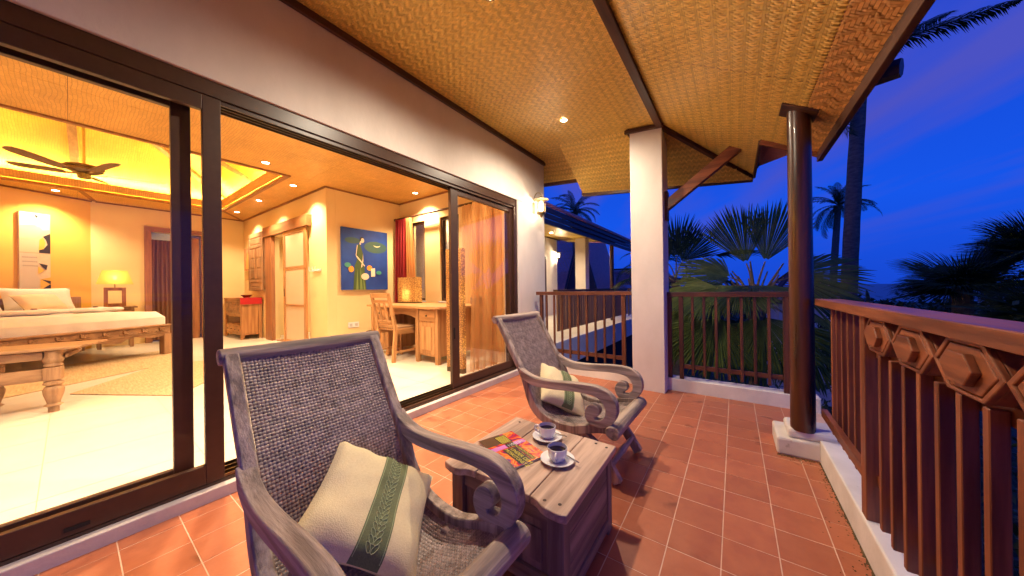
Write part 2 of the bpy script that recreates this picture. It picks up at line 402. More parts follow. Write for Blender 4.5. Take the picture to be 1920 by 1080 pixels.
# fixed frame and tracks of the sliding doors
fr = thing('door_frame', 'dark bronze aluminium frame and triple track of the wide sliding doors', 'door frame', (-2.46, 0.5, 0.064))
def part(mb, name, mat, par, **k): return mb.build(name, mat, par, **k)
part(bx(-2.56, -2.398, -3.4, 3.52, 2.255, 2.345), 'head', M_alu, fr, bevel=0.003)
part(bx(-2.56, -2.398, 3.455, 3.52, 0.064, 2.253), 'jamb', M_alu, fr, bevel=0.003)
part(bx(-2.575, -2.40, -3.4, 3.453, 0.064, 0.080), 'threshold', M_alu, fr)
for x, h in ((-2.415, .098), (-2.452, .104), (-2.492, .112), (-2.532, .118)):
    part(bx(x - .004, x + .004, -3.4, 3.453, 0.080, h), 'track', plain('worn_track_metal', (0.16, 0.12, 0.09), 0.3, 1.0), fr)
    part(bx(x - .004, x + .004, -3.4, 3.453, 2.228, 2.255), 'track', M_alu, fr)
def leaf(label, x, y0, y1, sl, sr, z0=0.082, z1=2.253, bot=0.105, top=0.085, gm=None):
    t = thing('sliding_door', label, 'sliding door', (x, (y0 + y1) / 2, z0), group='sliding glass doors of the bedroom')
    w = 0.038
    part(bx(x - w / 2, x + w / 2, y0, y0 + sl, z0, z1), 'stile', M_alu, t, bevel=0.003)
    part(bx(x - w / 2, x + w / 2, y1 - sr, y1, z0, z1), 'stile', M_alu, t, bevel=0.003)
    part(bx(x - w / 2 + .001, x + w / 2 - .001, y0 + sl, y1 - sr, z0, z0 + bot), 'bottom_rail', M_alu, t, bevel=0.003)
    part(bx(x - w / 2 + .001, x + w / 2 - .001, y0 + sl, y1 - sr, z1 - top, z1), 'top_rail', M_alu, t, bevel=0.003)
    part(bx(x - .003, x + .003, y0 + sl - .004, y1 - sr + .004, z0 + bot - .004, z1 - top + .004), 'pane', gm or M_glass, t)
    return t
l1 = leaf('large sliding glass door leaf at the left, in front of the bed', -2.420, -1.55, 0.512, 0.08, 0.078)
part(bx(-2.4005, -2.397, -0.02, 0.05, 0.105, 0.122), 'vent_slot', M_black, l1)
leaf('inner sliding leaf stacked behind the left glass door, dark stile showing', -2.508, -1.75, 0.402, 0.08, 0.078, top=.09)
l3 = leaf('sliding glass door leaf in front of the amber curtain', -2.452, 2.335, 3.453, 0.105, 0.055, gm=glassmat('reflecting_door_glass', ior=1.5))
part(bx(-2.4325, -2.424, 2.352, 2.370, 0.62, 0.74), 'lock', M_black, l3, bevel=0.002)

# ------------------------------------------------------------------ room shell
tag(bx(-10.4, -2.576, -4.2, 4.25, -0.2, FZ).build('interior_floor', M_ifloor), kind='structure')
# fine floor joints
mj = MB()
for k in range(13): mj.box(-2.9 - 0.6 * k - .0012, -2.9 - 0.6 * k + .0012, -4.1, 2.5, FZ + .0004, FZ + .0008)
for k in range(12): mj.box(-10.1, -2.6, -3.7 + .6 * k - .0012, -3.7 + .6 * k + .0012, FZ + .0009, FZ + .0013)
tag(mj.build('floor_joint', plain('floor_joint_grey', (0.45, 0.36, 0.25), 0.6)), kind='structure')
def wallp(*b, m=None): return tag(bx(*b).build('interior_wall', m or M_cream), kind='structure')
# back wall with the curtained doorway (Y 1.0..1.78)
wallp(-10.3, -10.12, 0.25, 1.0, FZ, CZ); wallp(-10.3, -10.12, 1.80, 2.62, FZ, CZ); wallp(-10.3, -10.12, 1.0, 1.80, 2.46, CZ)
wallp(-11.2, -11.1, 0.6, 2.6, FZ, 2.9)
# long side wall with sliding screen door (X -8.28..-6.42)
wallp(-10.3, -8.27, 2.57, 2.72, FZ, CZ); wallp(-6.41, -5.72, 2.57, 2.72, FZ, CZ); wallp(-8.27, -6.41, 2.57, 2.72, 2.34, CZ)
wallp(-8.9, -5.9, 4.03, 4.2, FZ, CZ); wallp(-9.0, -8.9, 2.72, 4.2, FZ, CZ)     # room beyond the screen door
wallp(-5.90, -5.72, 2.721, 4.05, FZ, CZ)
# window wall
wallp(-5.72, -5.42, 4.03, 4.2, FZ, CZ); wallp(-4.93, -4.50, 4.03, 4.2, FZ, CZ); wallp(-4.0, -2.62, 4.03, 4.2, FZ, CZ)
wallp(-5.42, -4.93, 4.03, 4.2, 2.50, CZ); wallp(-4.50, -4.0, 4.03, 4.2, 2.50, CZ)
wallp(-5.42, -4.93, 4.03, 4.2, FZ, 0.93); wallp(-4.50, -4.0, 4.03, 4.2, FZ, 0.93)
wallp(-10.3, -2.62, -4.3, -4.15, FZ, CZ)
wallp(-2.632, -2.622, 3.52, 4.03, FZ, CZ)
# slanted amber wall behind the bed
A = Vector((-10.16, 0.31)); dA = Vector((0.417, -0.909)); nA = Vector((0.909, 0.417))
mb = MB(); mb.prism([tuple(A), tuple(A + dA * 5), tuple(A + dA * 5 - nA * .15), tuple(A - nA * .15)], FZ, CZ, 'z')
tag(mb.build('interior_wall', M_amber), kind='structure')
mb = MB()   # cornice line
for a, b in (((-10.11, .31), (-10.11, 2.56)), ((-10.11, 2.555), (-5.71, 2.555)), ((-5.708, 2.555), (-5.708, 4.02)), ((-5.7, 4.018), (-2.63, 4.018))):
    mb.bar((*a, CZ - .014), (*b, CZ - .014), .022, .026)
mb.bar((*(A + nA * .008), CZ - .014), (*(A + dA * 4.9 + nA * .008), CZ - .014), .022, .026)
tag(mb.build('cornice_trim', door_wood('x')), kind='structure')

# room ceiling: woven mat boards with a raised lit tray
M_icl = None
def mat_ceiling(name, c1, c2):
    m, n, l, p = newmat(name)
    t = n.new('ShaderNodeTexCoord'); br = n.new('ShaderNodeTexBrick')
    br.inputs['Color1'].default_value = rgb(c1); br.inputs['Color2'].default_value = rgb(c2)
    br.inputs['Mortar'].default_value = rgb([x * .8 for x in c1]); br.inputs['Scale'].default_value = 1.0
    br.inputs['Brick Width'].default_value = .10; br.inputs['Row Height'].default_value = .026; br.inputs['Mortar Size'].default_value = .0025
    br.offset_frequency = 2; br.offset = .33; br.inputs['Bias'].default_value = 0.0
    nz = n.new('ShaderNodeTexNoise'); nz.inputs['Scale'].default_value = 2.2; nz.inputs['Detail'].default_value = 4
    mv = n.new('ShaderNodeVectorMath'); mv.operation = 'MULTIPLY_ADD'; mv.inputs[1].default_value = (.10, .10, 0)
    l.new(t.outputs['Object'], nz.inputs['Vector']); l.new(nz.outputs['Color'], mv.inputs[0]); l.new(t.outputs['Object'], mv.inputs[2])
    l.new(mv.outputs[0], br.inputs['Vector'])
    mr = n.new('ShaderNodeMapRange'); mr.inputs['From Min'].default_value = .3; mr.inputs['From Max'].default_value = .7; mr.inputs['To Min'].default_value = .86; mr.inputs['To Max'].default_value = 1.12
    l.new(nz.outputs['Fac'], mr.inputs['Value'])
    hs = n.new('ShaderNodeHueSaturation'); l.new(br.outputs['Color'], hs.inputs['Color']); l.new(mr.outputs[0], hs.inputs['Value'])
    l.new(hs.outputs[0], p.inputs['Base Color']); setp(p, Roughness=.38, Specular_IOR_Level=.4)
    bp = n.new('ShaderNodeBump'); bp.inputs['Strength'].default_value = .35; bp.inputs['Distance'].default_value = .004
    l.new(br.outputs['Fac'], bp.inputs['Height']); bp.invert = True; l.new(bp.outputs[0], p.inputs['Normal'])
    return m
M_icl = mat_ceiling('room_woven_mat', (0.62, 0.33, 0.085), (0.70, 0.39, 0.11))
M_vault = mat_ceiling('vault_woven_mat', (0.70, 0.44, 0.06), (0.78, 0.50, 0.08))
TX0, TX1, TY = -9.2, -5.64, 1.98
ic = tag(bpy.data.objects.new('interior_ceiling', None), kind='structure'); COL.objects.link(ic)
gap = .003
gap = .0018
def board(x0, x1, y0, y1):
    part(bx(x0 + gap, x1 - gap, y0 + gap, y1 - gap, CZ, CZ + .012), 'mat_board', M_icl, ic)
    part(bx(x0, x1, y0, y1, CZ + .013, CZ + .02), 'backing', dark_wood('x'), ic)
for x0, x1 in ((-5.64, -4.72), (-4.72, -3.72), (-3.72, -2.58)):
    for y0, y1 in ((-4.15, -2.2), (-2.2, 0.005), (0.005, 2.25), (2.25, 4.2)): board(x0, x1, y0, y1)
for x0, x1 in ((-10.3, -9.2), (-9.2, -7.4), (-7.4, -5.64)):
    board(x0, x1, 1.98, 4.2); board(x0, x1, -4.15, -1.98)
board(-10.3, -9.2, 0.1, 1.98); board(-10.3, -9.2, -1.98, 0.1)
part(MB().bar((-9.15, .1, CZ - .004), (-10.12, .3, CZ - .004), .06, .012), 'seam_batten', door_wood('x'), ic)
part(MB().bar((-9.2, 1.97, CZ - .004), (-10.12, 2.54, CZ - .004), .05, .012), 'seam_batten', door_wood('x'), ic)
mb = MB()                                                        # trim round the tray
for a, b in (((TX0, -TY), (TX1, -TY)), ((TX0, TY), (TX1, TY)), ((TX0, -TY - .03), (TX0, TY + .03)), ((TX1, -TY - .03), (TX1, TY + .03))):
    mb.bar((*a, CZ + .004), (*b, CZ + .004), .06, .045)
part(mb, 'tray_trim', door_wood('x'), ic)
mb = MB()                                                        # sloping ledge that hides the light strips
def ring(off, z): return [(TX0 - off, -TY - off, z), (TX1 + off, -TY - off, z), (TX1 + off, TY + off, z), (TX0 - off, TY + off, z)]
r1, r2 = ring(-.03, CZ + .03), ring(-.10, CZ + .15)
for i in range(4): mb.poly([r1[i], r1[(i + 1) % 4], r2[(i + 1) % 4], r2[i]])
part(mb, 'light_ledge', M_icl, ic)
vb = ring(.42, CZ + .12); apex = Vector((-7.42, 0, 4.25))
mb = MB()
for i in range(4): mb.poly([vb[i], vb[(i + 1) % 4], apex])
rb = ring(.42, CZ + .022); 
for i in range(4): mb.poly([rb[i], rb[(i + 1) % 4], vb[(i + 1) % 4], vb[i]])
part(mb, 'vault', M_vault, ic)
for q in ((-9.62, .1, CZ + .15), (-5.2, .1, CZ + .15), (-7.42, 2.4, CZ + .15), (-7.42, -2.4, CZ + .15), vb[0], vb[1], vb[2], vb[3]):
    q = Vector(q); part(MB().bar(q + Vector((0, 0, -.03)), apex + Vector((0, 0, -.05)), .09, .06), 'rafter', pale_wood('x'), ic)
# light strips in the cove
M_cove = glow('cove_light_strip', (1.0, 0.66, 0.16), 240)
cv = tag(thing('cove_light', 'warm light strip hidden round the raised tray ceiling above the fan', 'cove light', (-7.4, 0, CZ + .03)))
for a, b in (((TX0 - .2, -TY - .2), (TX1 + .2, -TY - .2)), ((TX0 - .2, TY + .2), (TX1 + .2, TY + .2)), ((TX0 - .2, -TY - .2), (TX0 - .2, TY + .2)), ((TX1 + .2, -TY - .2), (TX1 + .2, TY + .2))):
    part(MB().bar((*a, CZ + .05), (*b, CZ + .05), .05, .02), 'strip', M_cove, cv)

# ------------------------------------------------------------------ downlights
DL_P = 170
def downlight(x, y, label, z=CZ, p=DL_P, cone=125, group='recessed ceiling downlights', r=.045, col=WARM):
    t = thing('downlight', label, 'downlight', (x, y, z), group=group)
    part(MB().lathe([(r * .95, -.004), (r * 1.25, -.004), (r * 1.25, .004), (r * .95, .004)], 20, (x, y, z), close=False), 'trim_ring', M_steel, t, smooth=30)
    part(MB().lathe([(r * .05, -.0015), (r * .94, -.0015), (r * .94, .002), (r * .05, .002)], 20, (x, y, z)), 'lens', glow('downlight_lens', (1, .80, .55), 30), t)
    l = light('downlight_beam', 'SPOT', (x, y, z - .02), p, col, spot_size=radians(cone), spot_blend=.75, shadow_soft_size=.035)
    attach(l, t)
    return t
downlight(-5.32, 1.6, 'recessed downlight beside the corner of the lit tray, nearest the glass door')
downlight(-6.11, 2.22, 'recessed downlight in front of the sliding screen door', p=220)
downlight(-7.64, 2.18, 'recessed downlight above the screen doorway edge of the tray', p=220)
downlight(-9.12, 2.20, 'recessed downlight above the carved wall panel and cabinet')
downlight(-4.83, 3.74, 'recessed downlight above the desk and its window curtains', p=260)
downlight(-9.58, -.12, 'recessed downlight above the abstract canvas at the bed')
downlight(-2.98, -0.75, 'recessed downlight at the room side of the left glass door', p=300)
downlight(-2.98, 0.62, 'recessed downlight inside the opening of the sliding doors', p=300)
downlight(-2.98, 1.95, 'recessed downlight inside the sliding doors nearest the amber curtain', p=270)
downlight(-4.3, -2.3, 'recessed downlight behind the left glass door, deep in the room', p=130)
downlight(-3.1, 3.2, 'recessed downlight above the tall woven lamp', p=150)
downlight(-5.3, -1.7, 'recessed downlight over the carved bench', p=120)
downlight(-7.6, 3.4, 'downlight of the passage beyond the sliding screen door', p=220)
downlight(-10.7, 1.4, 'downlight behind the curtained doorway', z=2.89, p=10)

# ------------------------------------------------------------------ woven bamboo ceilings of the balcony
def weave(O, U, V, poly, cell, amp, mat, name, parent, P=7, wf=.9):
    # herringbone twill of flat strips over the area poly (in u,v metres) of the plane O + uU + vV
    O, U, V = Vector(O), Vector(U).normalized(), Vector(V).normalized(); N = U.cross(V)
    if N.z > 0: N = -N
    us = [p[0] for p in poly]; vs = [p[1] for p in poly]
    i0, i1 = int(min(us) / cell) - 1, int(max(us) / cell) + 2; j0, j1 = int(min(vs) / cell) - 1, int(max(vs) / cell) + 2
    mb = MB()
    rr = random.Random(int(cell * 1e5) + len(poly) + int(abs(O.y) * 100))
    tu = {}; tv = {}
    def ph(i, j):
        z = j % (2 * P); z = z if z < P else 2 * P - z
        return (i + z) % 6
    def plate(ua, ub, va, vb, alongu, tone):
        ccu, ccv = (ua + ub) / 2, (va + vb) / 2
        if not inside(poly, ccu, ccv): return
        mb.tone = tone
        L = []
        for t, h in ((0, -amp), (.3, amp), (.7, amp), (1, -amp)):
            if alongu: a, b = (ua + (ub - ua) * t, va), (ua + (ub - ua) * t, vb)
            else: a, b = (ua, va + (vb - va) * t), (ub, va + (vb - va) * t)
            for q in (a, b): L.append(mb.pt(O + U * q[0] + V * q[1] + N * h))
        for k in range(3): mb.face((L[2 * k], L[2 * k + 1], L[2 * k + 3], L[2 * k + 2]))
    for j in range(j0, j1):
        if j not in tv: tv[j] = rr.uniform(-.16, .16)
        for i in range(i0, i1):
            if i not in tu: tu[i] = rr.uniform(-.16, .16)
            p = ph(i, j)
            if p == 0: plate(i * cell, (i + 3) * cell, (j + (1 - wf) / 2) * cell, (j + wf) * cell, True, .60 + .7 * tv[j] + rr.uniform(-.12, .12))
            if p >= 3 and (ph(i, j - 1) < 3 or j % 6 == 0):
                k = j
                while ph(i, k) >= 3 and (k == j or k % 6): k += 1
                plate((i + (1 - wf) / 2) * cell, (i + wf) * cell, j * cell, k * cell, False, .33 + .7 * tu[i] + rr.uniform(-.11, .11))  # warp strips coloured darker to stand in for the ripple's shadows
    mb.tone = .12                                   # backing board just above the strips
    back = [O + U * a + V * b - N * (amp * 2.5) for a, b in poly]; mb.poly(back)
    o = mb.build(name, mat, parent); tag(o, kind='stuff'); return o

bc = tag(bpy.data.objects.new('balcony_ceiling', None), kind='structure'); COL.objects.link(bc)
# flat part: falls gently from the house (z 3.09) to the batten over the white column (z 2.90)
zl = lambda x: 3.085 - (x + 2.38) * .105
Uf = Vector((1, 0, -.105)).normalized(); 
W_ = 1.76 / Uf.x
for y0, y1 in ((-1.2, 1.19), (1.19, 2.50), (2.50, 3.74)):
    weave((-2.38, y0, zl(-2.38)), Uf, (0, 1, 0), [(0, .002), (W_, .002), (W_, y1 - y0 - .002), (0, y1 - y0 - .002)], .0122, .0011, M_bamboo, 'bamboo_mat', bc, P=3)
# sloping part over the rail
zr = lambda x: 2.90 - .60 * (x + .62)
Us = Vector((1, 0, -.60)).normalized(); k_ = 1 / Us.x
for y0, y1 in ((-1.2, 1.25), (1.25, 2.47)):
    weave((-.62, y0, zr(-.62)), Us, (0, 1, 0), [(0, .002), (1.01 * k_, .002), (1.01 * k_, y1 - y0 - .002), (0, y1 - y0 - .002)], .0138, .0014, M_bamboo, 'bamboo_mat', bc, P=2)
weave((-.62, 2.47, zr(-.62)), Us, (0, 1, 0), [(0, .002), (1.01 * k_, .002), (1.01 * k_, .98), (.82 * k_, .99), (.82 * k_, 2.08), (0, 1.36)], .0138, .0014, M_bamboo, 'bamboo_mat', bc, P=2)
for y0, y1 in ((-1.2, 2.47), (2.47, 3.45)):
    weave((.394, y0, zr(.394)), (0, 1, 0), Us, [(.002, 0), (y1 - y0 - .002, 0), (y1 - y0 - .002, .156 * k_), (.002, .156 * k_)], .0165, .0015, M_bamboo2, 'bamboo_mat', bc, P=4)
# end slope beyond the column
Uh = Vector((0, 1, -.57)).normalized(); kh = 1 / Uh.y; kx = 1 / Uf.x
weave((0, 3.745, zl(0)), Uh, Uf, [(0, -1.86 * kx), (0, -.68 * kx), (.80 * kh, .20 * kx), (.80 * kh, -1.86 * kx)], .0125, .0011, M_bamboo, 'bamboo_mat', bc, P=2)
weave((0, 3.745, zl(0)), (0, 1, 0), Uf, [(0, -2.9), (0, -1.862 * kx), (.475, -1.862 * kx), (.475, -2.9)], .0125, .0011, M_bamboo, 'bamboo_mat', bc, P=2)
Uh2 = Vector((0, 1, -.72)).normalized()
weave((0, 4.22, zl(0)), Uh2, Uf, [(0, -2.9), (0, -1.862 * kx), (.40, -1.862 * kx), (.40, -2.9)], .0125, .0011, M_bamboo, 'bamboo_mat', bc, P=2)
def tb_(a, b, w=.05, h=.045, nm='batten', m='y'): part(MB().bar(a, b, w, h), nm, dark_wood(m), bc, bevel=.003)
tb_((-.64, -1.2, 2.885), (-.64, 3.70, 2.885), .065, .055)
tb_((-.64, 3.70, 2.885), (.17, 4.56, 2.40), .045, .045)                # hip batten
tb_((-1.86, 4.55, 2.56), (.19, 4.57, 2.37), .05, .05)             # lower edge
tb_((-1.86, 4.55, 2.55), (-1.86, 4.54, 2.80), .045, .05)
tb_((-2.95, 4.545, 2.875), (-1.84, 4.545, 2.79), .045, .05)
tb_((.19, 4.57, 2.40), (.19, 4.57, 2.66), .045, .045)
mb = MB().bar((.567, -1.2, 2.185), (.567, 3.47, 2.185), .035, .11); part(mb, 'eave_fascia', dark_wood('y'), bc, bevel=.004)
mb = MB().bar((.566, 3.455, 2.185), (.20, 3.475, 2.395), .03, .05); part(mb, 'eave_fascia', rail_wood('x'), bc, bevel=.004)
mb = MB().bar((.20, 3.49, 2.40), (.20, 4.55, 2.40), .025, .05); part(mb, 'eave_fascia', dark_wood('y'), bc, bevel=.004)
# roof covering above, and tile ends at the eave
mb = MB(); mb.poly([(-2.6, -1.2, 3.5), (-.62, -1.2, 3.5), (-.62, 4.3, 3.5), (-2.6, 4.3, 3.5)]); mb.poly([(-.62, -1.2, 3.5), (.66, -1.2, 2.31), (.66, 3.5, 2.31), (.25, 4.6, 2.52), (-.62, 4.3, 3.5)])
mb.poly([(-2.6, 4.3, 3.5), (-.62, 4.3, 3.5), (.25, 4.6, 2.52), (-2.9, 4.6, 2.95)])
part(mb, 'roof_cover', M_roof, bc)
M_bluedk = surf('dark_blue_eave_tile', (0.012, 0.012, 0.030), (0.022, 0.022, 0.050), 0.5, 8)
hm = MB().tube([(.592, 2.40, 2.215), (.68, 2.36, 2.205)], [.05, .045], 7)
part(hm, 'ridge_tile', M_bluedk, bc)
for k in range(3): part(bx(.225 + .022 * k, .243 + .022 * k, 4.50, 4.60, 2.50 + .035 * k, 2.66 + .01 * k), 'eave_tile', M_bluedk, bc)

# balcony ceiling lamps
def bal_light(x, y, label, p): downlight(x, y, label, z=zl(x) - .012, p=p, col=(1, .83, .62), cone=172, group='balcony ceiling downlights', r=.036)
bal_light(-1.50, 3.14, 'recessed downlight in the woven balcony ceiling between the wall lantern and the white column', 165)

bal_light(-1.2, 1.5, 'recessed downlight in the woven balcony ceiling above the coffee table', 185)

# ------------------------------------------------------------------ columns
cl_ = thing('white_column', 'square white plastered column holding up the balcony roof behind the armchairs', 'column', (-.785, 3.85, 0))
part(bx(-.952, -.618, 3.69, 4.015, -.3, 2.94), 'shaft', M_plaster, cl_, bevel=.006)
mb = MB()
for a, b in (((-1.0, 3.672, 2.905), (-.60, 3.672, 2.872)), ((-.965, 3.66, 2.91), (-.965, 4.02, 2.91))): mb.bar(a, b, .035, .035)
part(mb, 'cap_trim', dark_wood('x'), cl_)
st = thing('roof_brace', 'dark red timber brace slanting from the white column up to the eave corner', 'brace', (-.6, 3.85, 2.0))
part(MB().bar((-.62, 3.85, 2.03), (.12, 3.85, 2.585), .075, .105), 'strut', rail_wood('x'), st, bevel=.005)
part(bx(-.618, -.585, 3.80, 3.90, 1.88, 2.20), 'wall_plate', dark_wood('z'), st, bevel=.008)
part(bx(-.03, .20, 3.79, 3.91, 2.58, 2.615), 'head_block', dark_wood('x'), st, bevel=.003)

rp = thing('round_post', 'round dark varnished timber post on a white stepped base at the railing corner', 'post', (.368, 2.86, 0))
M_post = wood('varnished_round_post', (0.036, 0.010, 0.005), (0.092, 0.026, 0.010), 'z', 0.34, 0, .1, 18, coat=.15, spec=.5)
part(MB().lathe([(.064, .17), (.065, .2), (.063, 1.2), (.0615, 2.33)], 40, (.368, 2.86, 0)), 'shaft', M_post, rp, smooth=40)
mb = MB(); mb.X = Matrix.Translation((.37, 2.84, 2.318)) @ Matrix.Rotation(.54, 4, 'Y'); mb.box(-.105, .105, -.09, .09, -.022, .022)
part(mb, 'cap', dark_wood('x'), rp, bevel=.004)
part(bx(.225, .60, 2.79, 3.12, -.002, .115), 'lower_base', M_kerb, rp, bevel=.014)
part(bx(.285, .585, 2.815, 3.06, .115, .178), 'upper_base', M_kerb, rp, bevel=.018)

# ------------------------------------------------------------------ railings
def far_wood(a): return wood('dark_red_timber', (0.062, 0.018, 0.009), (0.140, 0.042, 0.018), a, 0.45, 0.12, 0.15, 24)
RW = rail_wood
def railpart(mb, nm, par, ax, m=None): return part(mb, nm, (m or RW)(ax), par, bevel=.003)
rr_ = thing('balcony_railing', 'dark red timber railing with carved hexagon panels along the right edge of the balcony', 'railing', (.48, 1.2, .145), group='timber balcony railings')
railpart(bx(.425, .545, -1.2, 2.80, 1.014, 1.056), 'top_rail', rr_, 'y')
for y in (1.952, .02): railpart(bx(.447, .505, y, y + .062, .145, 1.013), 'post', rr_, 'z')
railpart(bx(.480, .508, .083, 1.951, .838, .884), 'mid_rail', rr_, 'y')
railpart(bx(.480, .505, .083, 1.951, .30, .345), 'low_rail', rr_, 'y')
railpart(bx(.448, .476, 2.015, 2.80, .300, .350), 'low_rail', rr_, 'y')
slm = MB().box(-.0145, .0145, -.0115, .0115, -.335, .335).mesh('slat', rail_wood('z'))
slm2 = MB().box(-.014, .014, -.0115, .0115, -.387, .387).mesh('slat', rail_wood('z'))
def slat(mesh, loc, par):
    o = bpy.data.objects.new('slat', mesh); COL.objects.link(o); o.location = loc; attach(o, par)
    b = o.modifiers.new('bevel', 'BEVEL'); b.width = .002; b.segments = 1
for k in range(18):
    y = 1.80 - .105 * k
    if y > .1: slat(slm, (.4645, y, .540 + R.uniform(-.006, .006)), rr_)
for k in range(6): slat(slm2, (.4915, 2.13 + .109 * k, .625), rr_)
def hexa(cy, hl, h, cz): return [(cy - hl, cz), (cy - hl * .52, cz + h), (cy + hl * .52, cz + h), (cy + hl, cz), (cy + hl * .52, cz - h), (cy - hl * .52, cz - h)]
for cy in (1.803, 1.518, 1.233, .948, .663, .378, .18):
    lim = 1.950
    def cl2(p): return [(min(max(a, .085), lim), b) for a, b in p]
    H = lambda k: cl2(hexa(cy, .1425 * k, .0655 * k, .9455))
    ho = railpart(MB().prism(H(1), .456, .498, 'x'), 'hexagon_panel', rr_, 'y')
    rim = MB(); A_, B_ = H(1), H(.86)
    for q in range(6):
        i0, i1 = q, (q + 1) % 6
        P_ = [rim.pt((x, *p)) for x in (.455, .444) for p in (A_[i0], A_[i1], B_[i1], B_[i0])]
        for f in ((4, 5, 6, 7), (0, 1, 5, 4), (2, 3, 7, 6)): rim.face([P_[k] for k in f])
    railpart(rim, 'rim', ho, 'y')
    railpart(MB().prism(H(.81), .445, .4565, 'x'), 'inner_panel', ho, 'y')
    railpart(MB().prism(cl2(hexa(cy, .068, .038, .9455)), .429, .4455, 'x'), 'raised_boss', ho, 'y')

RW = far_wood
fr_ = thing('balcony_railing', 'dark red timber railing between the white column and the round post', 'railing', (-.1, 3.9, .13), group='timber balcony railings')
railpart(bx(-.617, .44, 3.868, 3.932, 1.035, 1.085), 'top_rail', fr_, 'x')
for x in (-.617, -.503): railpart(bx(x, x + .042, 3.88, 3.92, .133, 1.034), 'post', fr_, 'z')
railpart(bx(.372, .432, 3.875, 3.925, .110, 1.034), 'post', fr_, 'z')
railpart(bx(-.46, .371, 3.905, 3.925, .245, .292), 'low_rail', fr_, 'x')
slm3 = MB().box(-.0125, .0125, -.0095, .0095, -.425, .425).mesh('slat', far_wood('z'))
for k in range(7): slat(slm3, (-.372 + .1067 * k, 3.894, .608), fr_)
lr_ = thing('balcony_railing', 'dark timber railing behind the farther armchair, between wall end and white column', 'railing', (-1.6, 3.9, .13), group='timber balcony railings')
railpart(bx(-2.32, -.953, 3.868, 3.932, 1.05, 1.097), 'top_rail', lr_, 'x')
for x in (-2.27, -1.125): railpart(bx(x, x + .045, 3.88, 3.92, .133, 1.049), 'post', lr_, 'z')
railpart(bx(-2.224, -1.126, 3.905, 3.925, .255, .305), 'low_rail', lr_, 'x')
slm4 = MB().box(-.0135, .0135, -.0095, .0095, -.425, .425).mesh('slat', far_wood('z'))
for k in range(9): slat(slm4, (-2.16 + .1175 * k, 3.894, .622), lr_)

# ------------------------------------------------------------------ wall lantern
def lantern(name, label, x0, y, z, power, sc=1.0):
    t = thing(name, label, 'wall lantern', (x0, y, z))
    part(MB().lathe([(.030, 0), (.034, .004), (.034, .008)], 14, (0, 0, 0)) if 0 else bx(x0, x0 + .014, y - .03, y + .03, z - .10, z + .06), 'backplate', M_brass, t, bevel=.006)
    cx = x0 + .135
    arm = [(x0 + .01, y, z - .02), (x0 + .02, y, z + .12), (x0 + .055, y, z + .185), (x0 + .10, y, z + .19), (cx, y, z + .155), (cx, y, z + .105)]
    part(MB().tube(crom(arm, 5), .006, 8), 'arm', M_brass, t, smooth=50)
    part(MB().lathe([(.012, .135), (.03, .118), (.06, .104), (.108, .088), (.112, .084), (.06, .092), (.02, .10)], 28, (cx, y, z)), 'cap', plain('lantern_cap_paint', (.20, .15, .09), .4, .6), t, smooth=40)
    gl = part(MB().lathe([(.052, .088), (.056, .03), (.054, -.09), (.050, -.105)], 28, (cx, y, z), close=False), 'glass', glassmat('lantern_glass', (1, .95, .85), .05), t, smooth=60)
    mb = MB()
    for k in range(4): mb.tube([(cx + .058 * cos(pi / 4 + k * pi / 2), y + .058 * sin(pi / 4 + k * pi / 2), z - .11), (cx + .058 * cos(pi / 4 + k * pi / 2), y + .058 * sin(pi / 4 + k * pi / 2), z + .09)], .003, 6)
    part(mb, 'cage', M_brass, t)
    part(MB().lathe([(.062, -.10), (.062, -.115), (.04, -.13), (.022, -.14), (.018, -.155), (.008, -.17)], 24, (cx, y, z)), 'base', M_brass, t, smooth=40)
    part(MB().lathe([(.012, -.08), (.026, -.06), (.030, -.01), (.022, .04), (.008, .06)], 16, (cx, y, z)), 'bulb', glow('lantern_bulb', (1, .83, .52), 42), t, smooth=60)
    l = light('lantern_flame', 'POINT', (cx, y, z - .01), power, (1, .84, .62), shadow_soft_size=.035); attach(l, t)
    return t
lantern('wall_lantern', 'lit brass wall lantern with glass cylinder at the end of the bedroom wall', FX, 3.92, 2.33, 72)

# ------------------------------------------------------------------ planter armchairs
W2 = .29
prof = [(-.858, .928), (-.806, .842), (-.745, .733), (-.681, .63), (-.632, .545), (-.602, .475), (-.572, .40), (-.535, .345), (-.480, .305), (-.42, .283), (-.35, .272), (-.27, .277), (-.19, .300), (-.115, .325), (-.04, .338)]
pc = [tuple(p) for p in crom(prof, 4)]
arm_top = [(-.66, .612), (-.614, .584), (-.527, .557), (-.40, .556), (-.273, .567), (-.185, .573), (-.104, .571), (-.043, .552), (-.005, .517), (.011, .473), (.009, .428), (-.013, .382), (-.053, .347), (-.10, .334), (-.151, .347), (-.180, .385), (-.177, .430), (-.152, .460), (-.122, .466), (-.098, .452), (-.089, .426), (-.100, .403), (-.120, .394)]
arm_bot = [(-.118, .380), (-.088, .384), (-.064, .406), (-.055, .440), (-.064, .474), (-.088, .500), (-.122, .514), (-.186, .520), (-.274, .516), (-.40, .505), (-.527, .503), (-.60, .524), (-.64, .55)]
armpoly = [tuple(p) for p in crom(arm_top, 3)] + [tuple(p) for p in crom(arm_bot, 3)]
